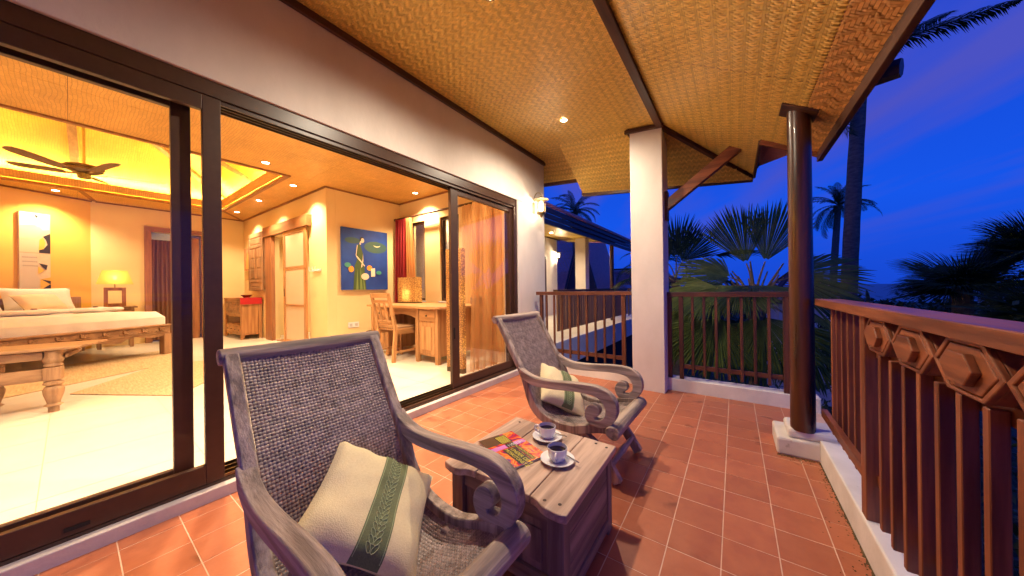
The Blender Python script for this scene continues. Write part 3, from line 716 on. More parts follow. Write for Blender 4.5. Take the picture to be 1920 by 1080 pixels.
def rattan():
    mb = MB(); n = len(pc)
    L = [0]
    for a, b in zip(pc, pc[1:]): L.append(L[-1] + (Vector(b) - Vector(a)).length)
    def P(s, y, h):
        s = min(max(s, 0), L[-1] - 1e-6)
        k = 0
        while L[k + 1] < s: k += 1
        a, b = Vector(pc[k]), Vector(pc[k + 1]); t = (s - L[k]) / (L[k + 1] - L[k]); d = (b - a).normalized()
        c = a + (b - a) * t; nn = Vector((-d.y, d.x)); nn = -nn if nn.dot(Vector((.6, .8))) < 0 else nn
        sag = -.018 * (1 - (y / .235) ** 2) * min(1, s / .1) * min(1, (L[-1] - s) / .1)
        c = c + nn * (h + sag); return Vector((c.x, y, c.y))
    ny = 41; py = .474 / ny; ps = .0116; ns = int(L[-1] / ps)
    rr = random.Random(3)
    # stakes run down the back, weavers across
    for i in range(ny):
        yc = -.237 + (i + .5) * py; tn = rr.uniform(-.15, .15)
        prev = None
        for j in range(ns * 2 + 1):
            s = j * ps / 2
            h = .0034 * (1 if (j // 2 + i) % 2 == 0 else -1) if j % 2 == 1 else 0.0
            w = .0050; r3 = rr.uniform(-.0007, .0007)
            ids = [mb.pt(P(s, yc - w + r3, h - .0012)), mb.pt(P(s, yc + r3, h + .0014)), mb.pt(P(s, yc + w + r3, h - .0012))]
            if prev:
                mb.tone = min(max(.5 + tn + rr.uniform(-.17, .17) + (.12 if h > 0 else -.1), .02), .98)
                mb.face((prev[0], prev[1], ids[1], ids[0])); mb.face((prev[1], prev[2], ids[2], ids[1]))
            prev = ids
    for j in range(ns):
        sc_ = (j + .5) * ps; tn = rr.uniform(-.18, .18); w = .0054
        if 4 < j < 24 and False: continue
        prev = None
        for i in range(ny * 2 + 1):
            y = -.237 + i * py / 2
            h = .0018 * (-1 if (j + i // 2) % 2 == 0 else 1) if i % 2 == 1 else 0.0
            r3 = rr.uniform(-.0008, .0008)
            ids = [mb.pt(P(sc_ - w + r3, y, h - .0012)), mb.pt(P(sc_ + r3, y, h + .0014)), mb.pt(P(sc_ + w + r3, y, h - .0012))]
            if prev:
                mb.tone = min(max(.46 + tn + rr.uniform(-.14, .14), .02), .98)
                mb.face((prev[0], prev[1], ids[1], ids[0])); mb.face((prev[1], prev[2], ids[2], ids[1]))
            prev = ids
    return mb
def armchair(label):
    t = thing('planter_armchair', label, 'armchair', (0, 0, 0), group='weathered planter armchairs')
    def p(mb, nm, ax='x', bev=.004, sm=35): return mb.build(nm, old_teak(ax), t, smooth=sm, bevel=bev, local=True)
    hw = [.030] * len(pc)
    for sgn in (-1, 1):
        a, b = sorted((sgn * .240, sgn * (W2 - .006)))
        p(MB().strip(pc, [.017 + .013 * min(1, max(0, (i - 14) / 12)) * (1 if i < 44 else .8) for i in range(len(pc))], a, b), 'side_frame', 'z', .006)
        a, b = sorted((sgn * .246, sgn * .296))
        p(MB().prism(armpoly, a, b, 'y'), 'arm_rest', 'x', .005, 30)
        leg = [(-.30, .255), (-.20, .225), (-.115, .155), (-.06, .085), (-.012, .012)]
        p(MB().strip([tuple(q) for q in crom(leg, 4)], [.030 - .006 * abs(i / 16 - .5) for i in range(17)], *sorted((sgn * .195, sgn * .237))), 'leg', 'z', .004)
        leg = [(-.20, .255), (-.32, .225), (-.43, .160), (-.50, .090), (-.56, .012)]
        p(MB().strip([tuple(q) for q in crom(leg, 4)], [.030 - .006 * abs(i / 16 - .5) for i in range(17)], *sorted((sgn * .155, sgn * .194))), 'leg', 'z', .004)
    top = [(-.872, .893), (-.892, .915), (-.890, .940), (-.868, .950), (-.846, .940), (-.838, .915), (-.848, .898)]
    p(MB().prism([tuple(q) for q in crom(top, 4, True)], -W2 - .004, W2 + .004, 'y'), 'top_rail', 'y', .006)
    roll = [(.022, .312), (.026, .338), (.006, .362), (-.03, .364), (-.052, .345), (-.05, .312), (-.02, .292), (.006, .294)]
    p(MB().prism([tuple(q) for q in crom(roll, 3, True)], -.305, .305, 'y'), 'front_rail', 'y', .006)
    p(MB().tube([(-.05, -.2, .10), (-.05, -.07, .105), (-.05, 0, .105), (-.05, .07, .105), (-.05, .2, .10)], [.014, .018, .022, .018, .014], 10), 'stretcher', 'y', 0, 60)
    p(MB().tube([(-.49, -.17, .11), (-.49, 0, .11), (-.49, .17, .11)], [.014, .018, .014], 10), 'stretcher', 'y', 0, 60)
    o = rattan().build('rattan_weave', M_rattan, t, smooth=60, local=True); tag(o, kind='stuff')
    return t
ch1 = armchair('weathered teak planter armchair with scrolled arms nearest the camera, beside the left glass door')
ch1.location = (-.587, .572, 0); ch1.rotation_euler = (0, 0, -.020)
ch2 = copy_tree(ch1, (-.546, 2.052, 0), -.021)
ch2['label'] = 'weathered teak planter armchair with scrolled arms farther off, in front of the white column'

def cushion(label, c, u, v, S_):
    u = Vector(u).normalized(); v = (Vector(v) - u * u.dot(Vector(v))).normalized(); n = u.cross(v); c = Vector(c)
    t = thing('cushion', label, 'cushion', c, group='cream cushions with a green band')
    H = S_ / 2
    def P(a, b, side, off=0.0):
        # a,b in -1..1 ; corners pulled out a little, edges drawn in
        ea = 1 - .07 * (1 - b * b) * 1.0; eb = 1 - .07 * (1 - a * a) * 1.0
        x = a * H * (1 - .075 * (1 - abs(b) ** 2)) ; y = b * H * (1 - .075 * (1 - abs(a) ** 2))
        th = .062 * (max(0, (1 - a ** 4) * (1 - b ** 4))) ** .55
        wr = .0075 * noise.noise((a * 2.6 + c.x * 9, b * 2.6 + c.y * 7, 1)) * (1 - max(abs(a), abs(b)) ** 6)
        edge = max(abs(a), abs(b)) ** 3
        wr += .009 * edge * sin(9 * a * b + 5 * a + c.y * 3) * (1 - max(abs(a), abs(b)) ** 10)
        return c + u * x + v * y + n * (side * (th + off) + wr)
    for sd in (1, -1):
        o = MB().grid(lambda a, b: P(2 * a - 1, 2 * b - 1, sd), 30, 30).build('cover', M_linen, t, smooth=80)
    for sd in (1,):
        MB().grid(lambda a, b: P(-.10 + .47 * a, 2 * b - 1, sd, .0016), 12, 40).build('green_band', M_band, t, smooth=80)
        mb = MB()
        for k in range(20):                     # embroidered looped leaf chain
            b0 = -.90 + 1.8 * k / 20
            for sg in (-1, 1):
                pts = []
                for q in range(10):
                    th = 2 * pi * q / 9
                    pts.append(P(.135 + sg * (.055 + .05 * cos(th)), b0 + .045 * sin(th) + .075 * (.5 + .5 * cos(th)), sd, .0026))
                mb.tube(pts, .0011, 5)
        for aa in (-.075, .345):
            mb.tube([P(aa, -.97 + 1.94 * q / 30, sd, .0022) for q in range(31)], .0012, 5)
        mb.build('embroidery', M_thread, t)
    return t
# ------------------------------------------------------------------ carved chest used as coffee table
ct = thing('coffee_table', 'low weathered chest of grey brown planks used as a coffee table between the armchairs', 'coffee table', (-.75, 1.22, 0))
TZ = .392
def plank(poly, dz=0): part(MB().prism(poly, TZ - .030 + dz, TZ + dz, 'z'), 'top_plank', top_teak('y'), ct, bevel=.004)
fy = lambda l: [tuple(q) for q in crom(l, 4)]
plank(fy([(-1.052, .955), (-1.02, .945), (-.985, .940), (-.955, .946), (-.93, .962), (-.888, .970)]) + [(-.893, 1.51), (-1.060, 1.522)])
plank(fy([(-.884, .970), (-.80, .972), (-.70, .972), (-.622, .968)]) + [(-.634, 1.507), (-.889, 1.51)], -.0015)
plank(fy([(-.617, .968), (-.585, .960), (-.555, .944), (-.52, .938), (-.485, .938), (-.461, .946)]) + [(-.468, 1.498), (-.630, 1.505)], .0008)
mb = MB()
for x, y in ((-.505, .985), (-.56, .975), (-.50, 1.46), (-.555, 1.47), (-.99, 1.0), (-1.0, 1.47), (-.9, 1.48)):
    mb.lathe([(.006, -.002), (.007, .0012), (.004, .002)], 8, (x, y, TZ))
part(mb, 'peg', plain('dark_peg', (.05, .03, .022), .8), ct)
for x0, x1 in ((-1.03, -.965), (-.552, -.487)):
    for y0, y1 in ((.975, 1.03), (1.435, 1.49)): part(bx(x0, x1, y0, y1, .0, .360), 'leg', chest_teak('z'), ct, bevel=.004)
# front face
for z0, z1 in ((.300, .360), (.045, .105)): part(bx(-.964, -.553, .985, 1.01, z0, z1), 'front_rail', chest_teak('x'), ct, bevel=.003)
part(bx(-.775, -.742, .987, 1.01, .106, .299), 'front_stile', chest_teak('z'), ct, bevel=.003)
for x0, x1 in ((-.962, -.778), (-.739, -.556)):
    dpan = part(bx(x0, x1, .998, 1.012, .107, .298), 'door_panel', chest_teak('z'), ct, bevel=.002)
    part(bx(x0 + .030, x1 - .030, .990, .998, .140, .265), 'raised_field', chest_teak('z'), dpan, bevel=.006)
# right, left and back sides: boards
for k in range(3):
    z0 = .05 + .105 * k
    part(bx(-.510, -.492, 1.031, 1.434, z0, z0 + .102), 'side_board', chest_teak('y'), ct, bevel=.002)
    part(bx(-1.022, -1.005, 1.031, 1.434, z0, z0 + .102), 'side_board', chest_teak('y'), ct, bevel=.002)
    part(bx(-.964, -.553, 1.462, 1.48, z0, z0 + .102), 'back_board', chest_teak('x'), ct, bevel=.002)
part(bx(-.498, -.484, 1.031, 1.434, .032, .075), 'plinth_rail', chest_teak('y'), ct, bevel=.003)
part(bx(-.498, -.486, 1.031, 1.434, .325, .360), 'apron_rail', chest_teak('y'), ct, bevel=.003)

# cups, saucers, spoons
def coffee_set(cx, cy, ha, sa, lab, labs, labsp):
    z = TZ + .001
    s = thing('saucer', labs, 'saucer', (cx, cy, z), group='white saucers on the chest')
    part(MB().lathe([(.030, 0), (.034, .002), (.052, .007), (.072, .014), (.074, .0165), (.071, .0165), (.050, .0105), (.030, .006), (.004, .0055)], 40, (cx, cy, z)), 'dish', M_ceramic, s, smooth=50)
    c = thing('coffee_cup', lab, 'cup', (cx, cy, z + .006), group='white coffee cups')
    part(MB().lathe([(.024, .0), (.027, .002), (.034, .008), (.040, .022), (.0425, .045), (.043, .058), (.0415, .0585), (.0405, .045), (.038, .024), (.032, .011), (.004, .008)], 40, (cx, cy, z + .006)), 'bowl', M_ceramic, c, smooth=50)
    hd = Vector((cos(ha), sin(ha), 0)); b = Vector((cx, cy, z + .006))
    part(MB().tube(crom([b + hd * .041 + Vector((0, 0, .048)), b + hd * .056 + Vector((0, 0, .050)), b + hd * .066 + Vector((0, 0, .040)), b + hd * .060 + Vector((0, 0, .025)), b + hd * .037 + Vector((0, 0, .017))], 5), .0042, 8, 1.4), 'handle', M_ceramic, c, smooth=60)
    part(MB().lathe([(.0005, .0425), (.0400, .0425), (.0395, .0415)], 32, (cx, cy, z + .006)), 'coffee', M_coffee, c, smooth=30)
    sp = thing('teaspoon', labsp, 'teaspoon', (cx, cy, z + .012), group='teaspoons on the saucers')
    d = Vector((cos(sa), sin(sa), 0)); n = Vector((-sin(sa), cos(sa), 0))
    o = Vector((cx, cy, z)) + n * .046
    part(MB().bar(o - d * .030 + Vector((0, 0, .0145)), o + d * .085 + Vector((0, 0, .021)), .0045, .0016, w2=.009), 'handle', M_steel, sp, bevel=.0006)
    mb = MB(); mb.X = Matrix.Translation(o - d * .045 + Vector((0, 0, .0135))) @ Matrix.Rotation(sa, 4, 'Z'); mb.lathe([(.002, -.003), (.007, -.0022), (.0105, .0006), (.0095, .0008), (.006, -.0012), (.002, -.002)], 14)
    for v in mb.v: 
        q = v - (o - d * .045); v.xyz = (o - d * .045) + d * q.dot(d) * 1.6 + n * q.dot(n) + Vector((0, 0, q.z))
    part(mb, 'bowl', M_steel, sp, smooth=60)
coffee_set(-.776, 1.386, radians(190), radians(-10), 'white cup of black coffee on the saucer farther from the camera, handle to the left', 'white saucer farther from the camera, under the cup with its handle to the left', 'teaspoon lying across the saucer farther from the camera')
coffee_set(-.637, 1.226, radians(-70), radians(-25) , 'white cup of black coffee on the saucer nearer the camera, handle towards the camera', 'white saucer nearer the camera, with a spoon jutting over its rim', 'teaspoon jutting over the rim of the saucer nearer the camera')

# magazine
mz = thing('magazine', 'bright red and orange magazine with black and yellow lettering lying on the chest', 'magazine', (-.85, 1.17, TZ))
m0 = Vector((-1.030, 1.155, TZ + .001)); ex = Vector((-.763, 1.055, 0)) - Vector((-1.030, 1.155, 0)); ey = Vector((-.915, 1.310, 0)) - Vector((-1.030, 1.155, 0))
ML, MW = ex.length, ey.length; exn = ex.normalized(); eyn = (ey - exn * ey.dot(exn)).normalized()
def mq(a, b, z): return m0 + exn * a * ML + eyn * b * MW + Vector((0, 0, z))
def mrect(a0, a1, b0, b1, z0, z1):
    mb = MB(); P8 = [mq(a, b, z) for z in (z0, z1) for a, b in ((a0, b0), (a1, b0), (a1, b1), (a0, b1))]
    i = [mb.pt(p) for p in P8]
    for q in ((3, 2, 1, 0), (4, 5, 6, 7), (0, 1, 5, 4), (1, 2, 6, 5), (2, 3, 7, 6), (3, 0, 4, 7)): mb.face([i[k] for k in q])
    return mb
part(mrect(0, 1, 0, 1, 0, .0075), 'pages', plain('page_edge', (.6, .55, .48), .8), mz)
def cover_mat():
    m, n, l, p = newmat('painted_cover_print')
    t = n.new('ShaderNodeTexCoord'); nz = n.new('ShaderNodeTexNoise'); nz.inputs['Scale'].default_value = 16; nz.inputs['Detail'].default_value = 1.5; nz.inputs['Distortion'].default_value = 1.6
    r = n.new('ShaderNodeValToRGB'); cs = [(.30, (.10, .02, .16)), (.40, (.62, .02, .03)), (.50, (.80, .16, .03)), (.57, (.85, .36, .08)), (.63, (.70, .05, .05)), (.72, (.10, .10, .35))]
    r.color_ramp.elements[0].position = cs[0][0]; r.color_ramp.elements[0].color = rgb(cs[0][1]); r.color_ramp.elements[1].position = cs[-1][0]; r.color_ramp.elements[1].color = rgb(cs[-1][1])
    for a, c in cs[1:-1]: e = r.color_ramp.elements.new(a); e.color = rgb(c)
    l.new(t.outputs['Object'], nz.inputs['Vector']); l.new(nz.outputs['Fac'], r.inputs[0]); l.new(r.outputs[0], p.inputs['Base Color']); setp(p, Roughness=.22)
    return m
cvr = part(mrect(.0, 1.004, .0, 1.004, .0076, .0088), 'cover', cover_mat(), mz)
def flat(a0, a1, b0, b1, k, c, nm): part(mrect(a0, a1, b0, b1, .0088, .0090 + .0002 * k), nm, plain(nm + '_ink', c, .3), mz)
flat(.0, .30, .0, .60, 0, (.09, .05, .025), 'dark_photo')
flat(.36, .47, .02, .99, 1, (.62, .20, .58), 'pink_band')
YEL = (.78, .68, .08)
def text(body, a, b, size, along, mat, k, nm='lettering'):
    cu = bpy.data.curves.new(nm, 'FONT'); cu.body = body; cu.size = size; cu.align_x = 'LEFT'; cu.extrude = .0001
    o = bpy.data.objects.new(nm, cu); COL.objects.link(o); cu.materials.append(mat)
    X = (exn if along else eyn); Y = Vector((0, 0, 1)).cross(X)
    M = Matrix((X, Y, Vector((0, 0, 1)))).transposed().to_4x4(); M.translation = mq(a, b, .0088 + .0003 * k)
    dg = bpy.context.evaluated_depsgraph_get(); me = bpy.data.meshes.new_from_object(o.evaluated_get(dg)); bpy.data.objects.remove(o)
    o = bpy.data.objects.new(nm, me); COL.objects.link(o)
    o.parent = mz; o.matrix_parent_inverse = origin(mz).inverted(); o.matrix_basis = M
    return o
MY = plain('yellow_ink', YEL, .35); MWt = plain('white_ink', (.75, .75, .75), .35)
flat(.05, .335, .40, .70, 2, (.012, .010, .010), 'black_block')
for k in range(7): flat(.07, .32, .425 + .038 * k, .444 + .038 * k, 3, YEL, 'yellow_line')
flat(.35, .48, .44, .68, 3, (.012, .010, .010), 'black_block')
text('1|0|1|H', .46, .46, .030, False, MWt, 4)
flat(.50, .97, .26, .58, 2, (.012, .010, .010), 'black_block'); flat(.46, .97, .60, .70, 2, (.012, .010, .010), 'black_block')
text('UNDER DEM', .53, .43, .027, True, MY, 4); text('MOSKITONETZ', .50, .30, .025, True, MY, 4); text('ALLEIN IM DUNKEL', .48, .62, .017, True, MY, 4)

# cushions last among the seats
cushion('cream cushion with green embroidered band on the armchair nearest the camera', (-1.018, .597, .412), (.54, .67, -.50), (-.62, .72, .26), .40)
cushion('cream cushion with green embroidered band on the armchair in front of the white column', (-1.048, 2.085, .408), (.60, .671, -.435), (-.472, .736, .485), .365)

# ------------------------------------------------------------------ bedroom furniture
def tb(t): return lambda mb, nm, mat, **k: part(mb, nm, mat, t, **k)
# ceiling fan
fc = Vector((-7.40, .135, 2.86))
t = thing('ceiling_fan', 'brass ceiling fan with brown blades hanging under the lit tray', 'ceiling fan', fc); p = tb(t)
p(MB().tube([fc + Vector((0, 0, .05)), Vector((fc.x, fc.y, 4.22))], .013, 8), 'rod', M_brass)
p(MB().lathe([(.05, .085), (.16, .075), (.185, .05), (.165, .03), (.17, .012), (.11, -.02), (.06, -.03)], 32, fc), 'motor', plain('antique_fan_metal', (.16, .11, .07), .35, .8), smooth=40)
p(MB().lathe([(.058, -.03), (.06, -.09), (.04, -.10)], 24, fc), 'hub', M_iron, smooth=40)
for k in range(5):
    a = radians(20 + 72 * k); M = Matrix.Translation(fc + Vector((0, 0, -.04))) @ Matrix.Rotation(a, 4, 'Z') @ Matrix.Rotation(radians(-5), 4, 'Y') @ Matrix.Rotation(radians(12), 4, 'X')
    mb = MB(); mb.X = M; mb.bar((.05, 0, .0), (.20, 0, 0), .03, .008); arm_o = p(mb, 'blade_arm', M_brass)
    mb = MB(); mb.X = M; mb.prism([(.18, -.05), (.30, -.068), (.62, -.072), (.70, -.05), (.72, 0), (.70, .05), (.62, .072), (.30, .068), (.18, .05)], .004, .011, 'z'); p(mb, 'blade', wood('fan_blade_brown', (.13, .075, .045), (.20, .12, .075), 'x', .5))

# bed against the amber wall
BO = Vector((-7.95, 1.0, FZ)); bu = Vector((.417, -.909, 0)); bv = Vector((-.909, -.417, 0))
BM = Matrix((bu, bv, Vector((0, 0, 1)))).transposed().to_4x4(); BM.translation = BO
def bmb(): m = MB(); m.X = BM; return m
t = thing('bed', 'wide carved teak bed with a white mattress against the amber wall', 'bed', BO); p = tb(t)
p(bmb().box(0, 2.05, -.02, .05, .36, .49), 'foot_rail', pale_wood('y'), bevel=.01)
p(bmb().box(-.03, 2.08, -.04, .07, .49, .515), 'rail_cap', pale_wood('y'), bevel=.006)
p(bmb().box(-.03, .05, .051, 2.15, .36, .49), 'side_rail', pale_wood('x'), bevel=.01)
p(bmb().box(2.0, 2.08, .051, 2.15, .36, .49), 'side_rail', pale_wood('x'), bevel=.01)
for u, v in ((-.03, -.03), (1.96, -.03), (-.03, 2.05), (1.96, 2.05)): p(bmb().box(u, u + .12, v, v + .12, 0, .358), 'leg', pale_wood('z'), bevel=.01)
mb = bmb(); rr = random.Random(5)
for k in range(9):                              # carved scrollwork below the foot rail
    u = .12 + k * .215
    for sg in (-1, 1):
        pts = [(u + sg * .02 + sg * .075 * (q / 10) * cos(q * .55), -.026, .425 + .05 * (1 - q / 12) * sin(q * .62) - .012 * q / 10) for q in range(11)]
        mb.tube(pts, [.016 - .0009 * q for q in range(11)], 6)
    mb.lathe([(.018, -.012), (.026, 0), (.018, .012)], 8, (u, -.03, .42))
p(mb, 'carving', pale_wood('y'), smooth=60)
mb = bmb(); mb.prism([(u, .36 - .05 * abs(sin(u * 7.3)) - .03 * (1 if .6 < u < 1.4 else 0)) for u in [i * .05 for i in range(42)]] + [(2.05, .37), (0, .37)], -.012, .02, 'y'); p(mb, 'scalloped_apron', pale_wood('y'))
def mattress(a, b):
    return None
mb = bmb()
def mt(u, v):
    # rounded box top, draped
    U, V = u * 2 - 1, v * 2 - 1
    ed = max(abs(U), abs(V)); z = .735 - .10 * max(0, (ed - .90) / .10) ** 2.2 + .006 * noise.noise((u * 7, v * 7, 3))
    return (1.02 + U * 1.0, 1.06 + V * 1.0, z)
mb.grid(mt, 26, 26)
for a in (0, 1):
    mb.grid(lambda u, v, a=a: (1.02 + (2 * a - 1) * (1.0 + .012 * sin(u * 40) * v), .06 + 2.0 * u, .635 - .13 * v), 40, 3)
    mb.grid(lambda u, v, a=a: (.02 + 2.0 * u, 1.06 + (2 * a - 1) * (1.0 + .008 * sin(u * 46) * v), .635 - .13 * v), 40, 3)
p(mb, 'mattress', M_sheet, smooth=70)
p(bmb().box(-.03, 2.08, 2.16, 2.235, .3, .99), 'headboard', pale_wood('y'), bevel=.02)
p(bmb().box(-.03, .12, 2.14, 2.25, 0.0, 1.0), 'headboard_post', pale_wood('z'), bevel=.01)
def pillow(label, c, w, h, th, lean, rot, mat, grp='pillows on the bed'):
    c = Vector(c); M = BM @ Matrix.Translation(c) @ Matrix.Rotation(rot, 4, 'Z') @ Matrix.Rotation(lean, 4, 'X')
    wc = M @ Vector((0, 0, 0))
    o = MB(); o.X = M
    for sd in (1, -1):
        o.grid(lambda a, b: ((a - .5) * w * (1 - .08 * (1 - (2 * b - 1) ** 2)), (b - .5) * h * (1 - .08 * (1 - (2 * a - 1) ** 2)), sd * th * (max(0, (1 - (2 * a - 1) ** 4) * (1 - (2 * b - 1) ** 4))) ** .5 + .006 * noise.noise((a * 5, b * 5, c.x * 9))), 16, 12)
    ob = o.build('pillow', mat, None, smooth=80); tag(ob, label, 'pillow', grp)
pillow('white pillow leaning at the headboard, right half of the bed', (.50, 2.00, .95), .75, .46, .09, radians(66), 0, M_sheet)
pillow('white pillow leaning at the headboard, left half of the bed', (1.35, 2.02, .95), .75, .46, .09, radians(68), 0, M_sheet)
pillow('white pillow standing in front of the left headboard pillow', (1.30, 1.80, .93), .72, .44, .09, radians(58), .05, M_sheet)
pillow('cream scatter cushion resting in front of the white pillows', (.62, 1.66, .90), .52, .40, .075, radians(48), -.25, surf('cream_pillow_cloth', (.68, .55, .36), (.74, .62, .43), .9, 8))
def towel(label, c, L, w, rot):
    M = BM @ Matrix.Translation(Vector(c)) @ Matrix.Rotation(rot, 4, 'Z'); t = thing('folded_towel', label, 'towel', M @ Vector((0, 0, 0)), group='folded towels on the bed')
    mb = MB(); mb.X = M
    mb.grid(lambda a, b: ((a - .5) * L, w * .5 * cos(b * 2 * pi) * (1 - .35 * abs(2 * a - 1) ** 3), .045 + .045 * sin(b * 2 * pi) * (1 - .4 * abs(2 * a - 1) ** 2) + .006 * sin(a * 15 + b * 6)), 18, 12)
    part(mb, 'towel_roll', M_sheet, t, smooth=80)
    mb = MB(); mb.X = M
    for k in range(5): mb.lathe([(.002, .085), (.018, .092), (.012, .104)], 6, (.014 * cos(k * 1.26), .014 * sin(k * 1.26), 0))
    part(mb, 'flower', plain('dark_red_flower', (.12, .006, .012), .6), t)
towel('white folded towel with a dark flower, nearer the middle of the bed', (.95, 1.05, .735), .70, .24, .15)
towel('white folded towel with a dark flower, nearer the bedside lamp', (.36, 1.0, .735), .62, .24, -.1)

# carved bench in front of the bed
bc0 = Vector((-4.95, -.05, FZ)); BU = Vector((-.19, -.98, 0)).normalized(); BV = Vector((-.98, .19, 0)).normalized()
NM = Matrix((BU, BV, Vector((0, 0, 1)))).transposed().to_4x4(); NM.translation = bc0
def nmb(): m = MB(); m.X = NM; return m
t = thing('bench', 'carved teak bench with turned legs standing in front of the bed', 'bench', bc0); p = tb(t)
p(nmb().prism([(-.06, -.03), (-.16, .22), (-.20, .46), (.2, .50), (1.6, .50), (1.9, .47), (1.9, -.02), (1.5, -.05), (.2, -.05)], .552, .574, 'z'), 'seat_board', pale_wood('y'), bevel=.008)
turned = [(.030, 0), (.032, .045), (.036, .05), (.055, .062), (.036, .078), (.04, .10), (.056, .16), (.060, .20), (.050, .225), (.038, .235), (.058, .25), (.055, .268), (.040, .28), (.040, .285)]
for u, v in ((.04, .03), (.42, .36), (1.75, .03), (1.75, .36)):
    p(nmb().lathe(turned, 20, (u, v, 0)), 'leg', pale_wood('z'), smooth=40)
    p(nmb().box(u - .048, u + .048, v - .048, v + .048, .286, .40), 'leg_block', pale_wood('z'), bevel=.006)
    p(nmb().lathe([(.040, .401), (.055, .415), (.045, .435), (.058, .455), (.058, .475), (.048, .49), (.048, .546)], 20, (u, v, 0)), 'leg_collar', pale_wood('z'), smooth=40)
p(nmb().box(.089, 1.70, .005, .055, .285, .39), 'stretcher', pale_wood('y'), bevel=.006); p(nmb().box(.47, 1.70, .335, .385, .285, .39), 'stretcher', pale_wood('y'), bevel=.006)
p(nmb().box(.09, 1.70, .005, .05, .47, .545), 'apron', pale_wood('y'), bevel=.008); p(nmb().box(.0, .05, .085, .42, .47, .545), 'apron', pale_wood('x'), bevel=.008)
mb = nmb()
for k in range(7):
    vv = .10 + k * .07
    mb.tube([(-.012, vv + .03 * (q / 8) * cos(q * .8), .49 + .03 * (q / 8) * sin(q * .8)) for q in range(9)], .009, 6)
p(mb, 'carving', pale_wood('x'), smooth=60)
# rugs
def rug(label, pts, z=FZ + .001):
    mb = MB(); n = 26
    a, b, c, d = [Vector((*q, 0)) for q in pts]
    mb.grid(lambda u, v: (a * (1 - u) * (1 - v) + b * u * (1 - v) + c * u * v + d * (1 - u) * v) + Vector((0, 0, z + .009 + .0015 * sin(u * 80))), n, n)
    for q, r in ((a, b), (b, c), (c, d), (d, a)): mb.poly([q + Vector((0, 0, z)), r + Vector((0, 0, z)), r + Vector((0, 0, z + .009)), q + Vector((0, 0, z + .009))])
    tag(mb.build('rug', M_rug), label, 'rug', 'woven rugs by the bed')
rug('beige woven rug lying beside the bed towards the cabinet, free of furniture', [(-5.67, .0), (-4.62, .63), (-6.3, 1.75), (-6.85, .78)])
rug('beige woven rug running under the foot of the bed and the bench', [(-6.02, -.42), (-6.80, .86), (-8.6, 1.25), (-7.3, -1.6)], FZ + .0012)

# bedside table, lamp
t = thing('nightstand', 'small teak bedside table with a drawer, next to the bed', 'bedside table', (-9.85, .52, FZ)); p = tb(t)
p(bx(-10.05, -9.66, .25, .79, .865, .895), 'top', pale_wood('y'), bevel=.005)
p(bx(-10.0, -9.70, .29, .75, .70, .864), 'carcass', pale_wood('y'), bevel=.004)
dr = p(bx(-9.699, -9.69, .33, .71, .725, .845), 'drawer', pale_wood('y'), bevel=.003); p(MB().lathe([(.012, -.01), (.016, 0), (.012, .01)], 10, (-9.675, .52, .785)), 'knob', M_iron)
for x in (-9.99, -9.75):
    for y in (.30, .69): p(bx(x, x + .05, y, y + .05, FZ, .699), 'leg', pale_wood('z'), bevel=.004)
def lampbody(t, c):
    p = tb(t); x, y, z = c
    for y0, y1, z0, z1 in ((-.135, -.085, .0, .37), (.085, .135, .0, .37), (-.084, .084, .0, .06), (-.084, .084, .31, .37)):
        p(bx(x - .035, x + .035, y + y0, y + y1, z + z0, z + z1), 'frame_bar', door_wood('z'), bevel=.004)
    p(MB().tube([(x, y, z + .37), (x, y, z + .55)], .01, 8), 'stem', M_brass)
    mb = MB()
    a, b, h0, h1 = .225, .15, z + .435, z + .70
    q0 = [(x - .12, y - a, h0), (x + .12, y - a, h0), (x + .12, y + a, h0), (x - .12, y + a, h0)]; q1 = [(x - .085, y - b, h1), (x + .085, y - b, h1), (x + .085, y + b, h1), (x - .085, y + b, h1)]
    for i in range(4): mb.poly([q0[i], q0[(i + 1) % 4], q1[(i + 1) % 4], q1[i]])
    p(mb, 'shade', sheer('lamp_shade_paper', (.85, .60, .16), .93))
    p(MB().lathe([(.01, -.04), (.028, 0), (.01, .04)], 12, (x, y, z + .56)), 'bulb', glow('bedside_bulb', (1, .74, .3), 14))
    attach(light('lamp_glow', 'POINT', (x, y, z + .56), 10, (1, .68, .26), shadow_soft_size=.04), t)
t = thing('table_lamp', 'lit bedside lamp with a square open wooden base and yellow shade', 'table lamp', (-9.85, .52, .896)); lampbody(t, (-9.85, .52, .896))

# abstract canvas on the amber wall
def canvas(label, base, uvec, W__, z0, z1, back, nrm, shapes, cat='painting'):
    base = Vector((*base, 0)); u = Vector((*uvec, 0)).normalized(); n = Vector((*nrm, 0)).normalized()
    t = thing('wall_painting', label, cat, base + Vector((0, 0, z0)), group='paintings on the bedroom walls')
    M = Matrix((u, n, Vector((0, 0, 1)))).transposed().to_4x4(); M.translation = base
    mb = MB(); mb.X = M; mb.box(0, W__, .004, .045, z0, z1); part(mb, 'canvas', back, t)
    k = 0
    for nm, c, poly in shapes:
        mb = MB(); mb.X = M; mb.prism([(a * W__, z0 + b * (z1 - z0)) for a, b in poly], .046 + .0007 * k, .0464 + .0007 * k, 'y'); part(mb, nm, c if not isinstance(c, tuple) else plain('paint_%02d%02d%02d' % tuple(int(99 * q) for q in c), c, .6), t); k += 1
    return t
blk, wht, tan, yel, tan2 = (.02, .015, .012), (.72, .66, .58), (.56, .42, .25), (.75, .48, .06), (.66, .52, .36)
el = lambda cx, cy, rx, ry, n=14, a0=0: [(cx + rx * cos(a0 + 2 * pi * k / n), cy + ry * sin(a0 + 2 * pi * k / n)) for k in range(n)]
p0 = A + dA * .885; p0 = (p0.x, p0.y)
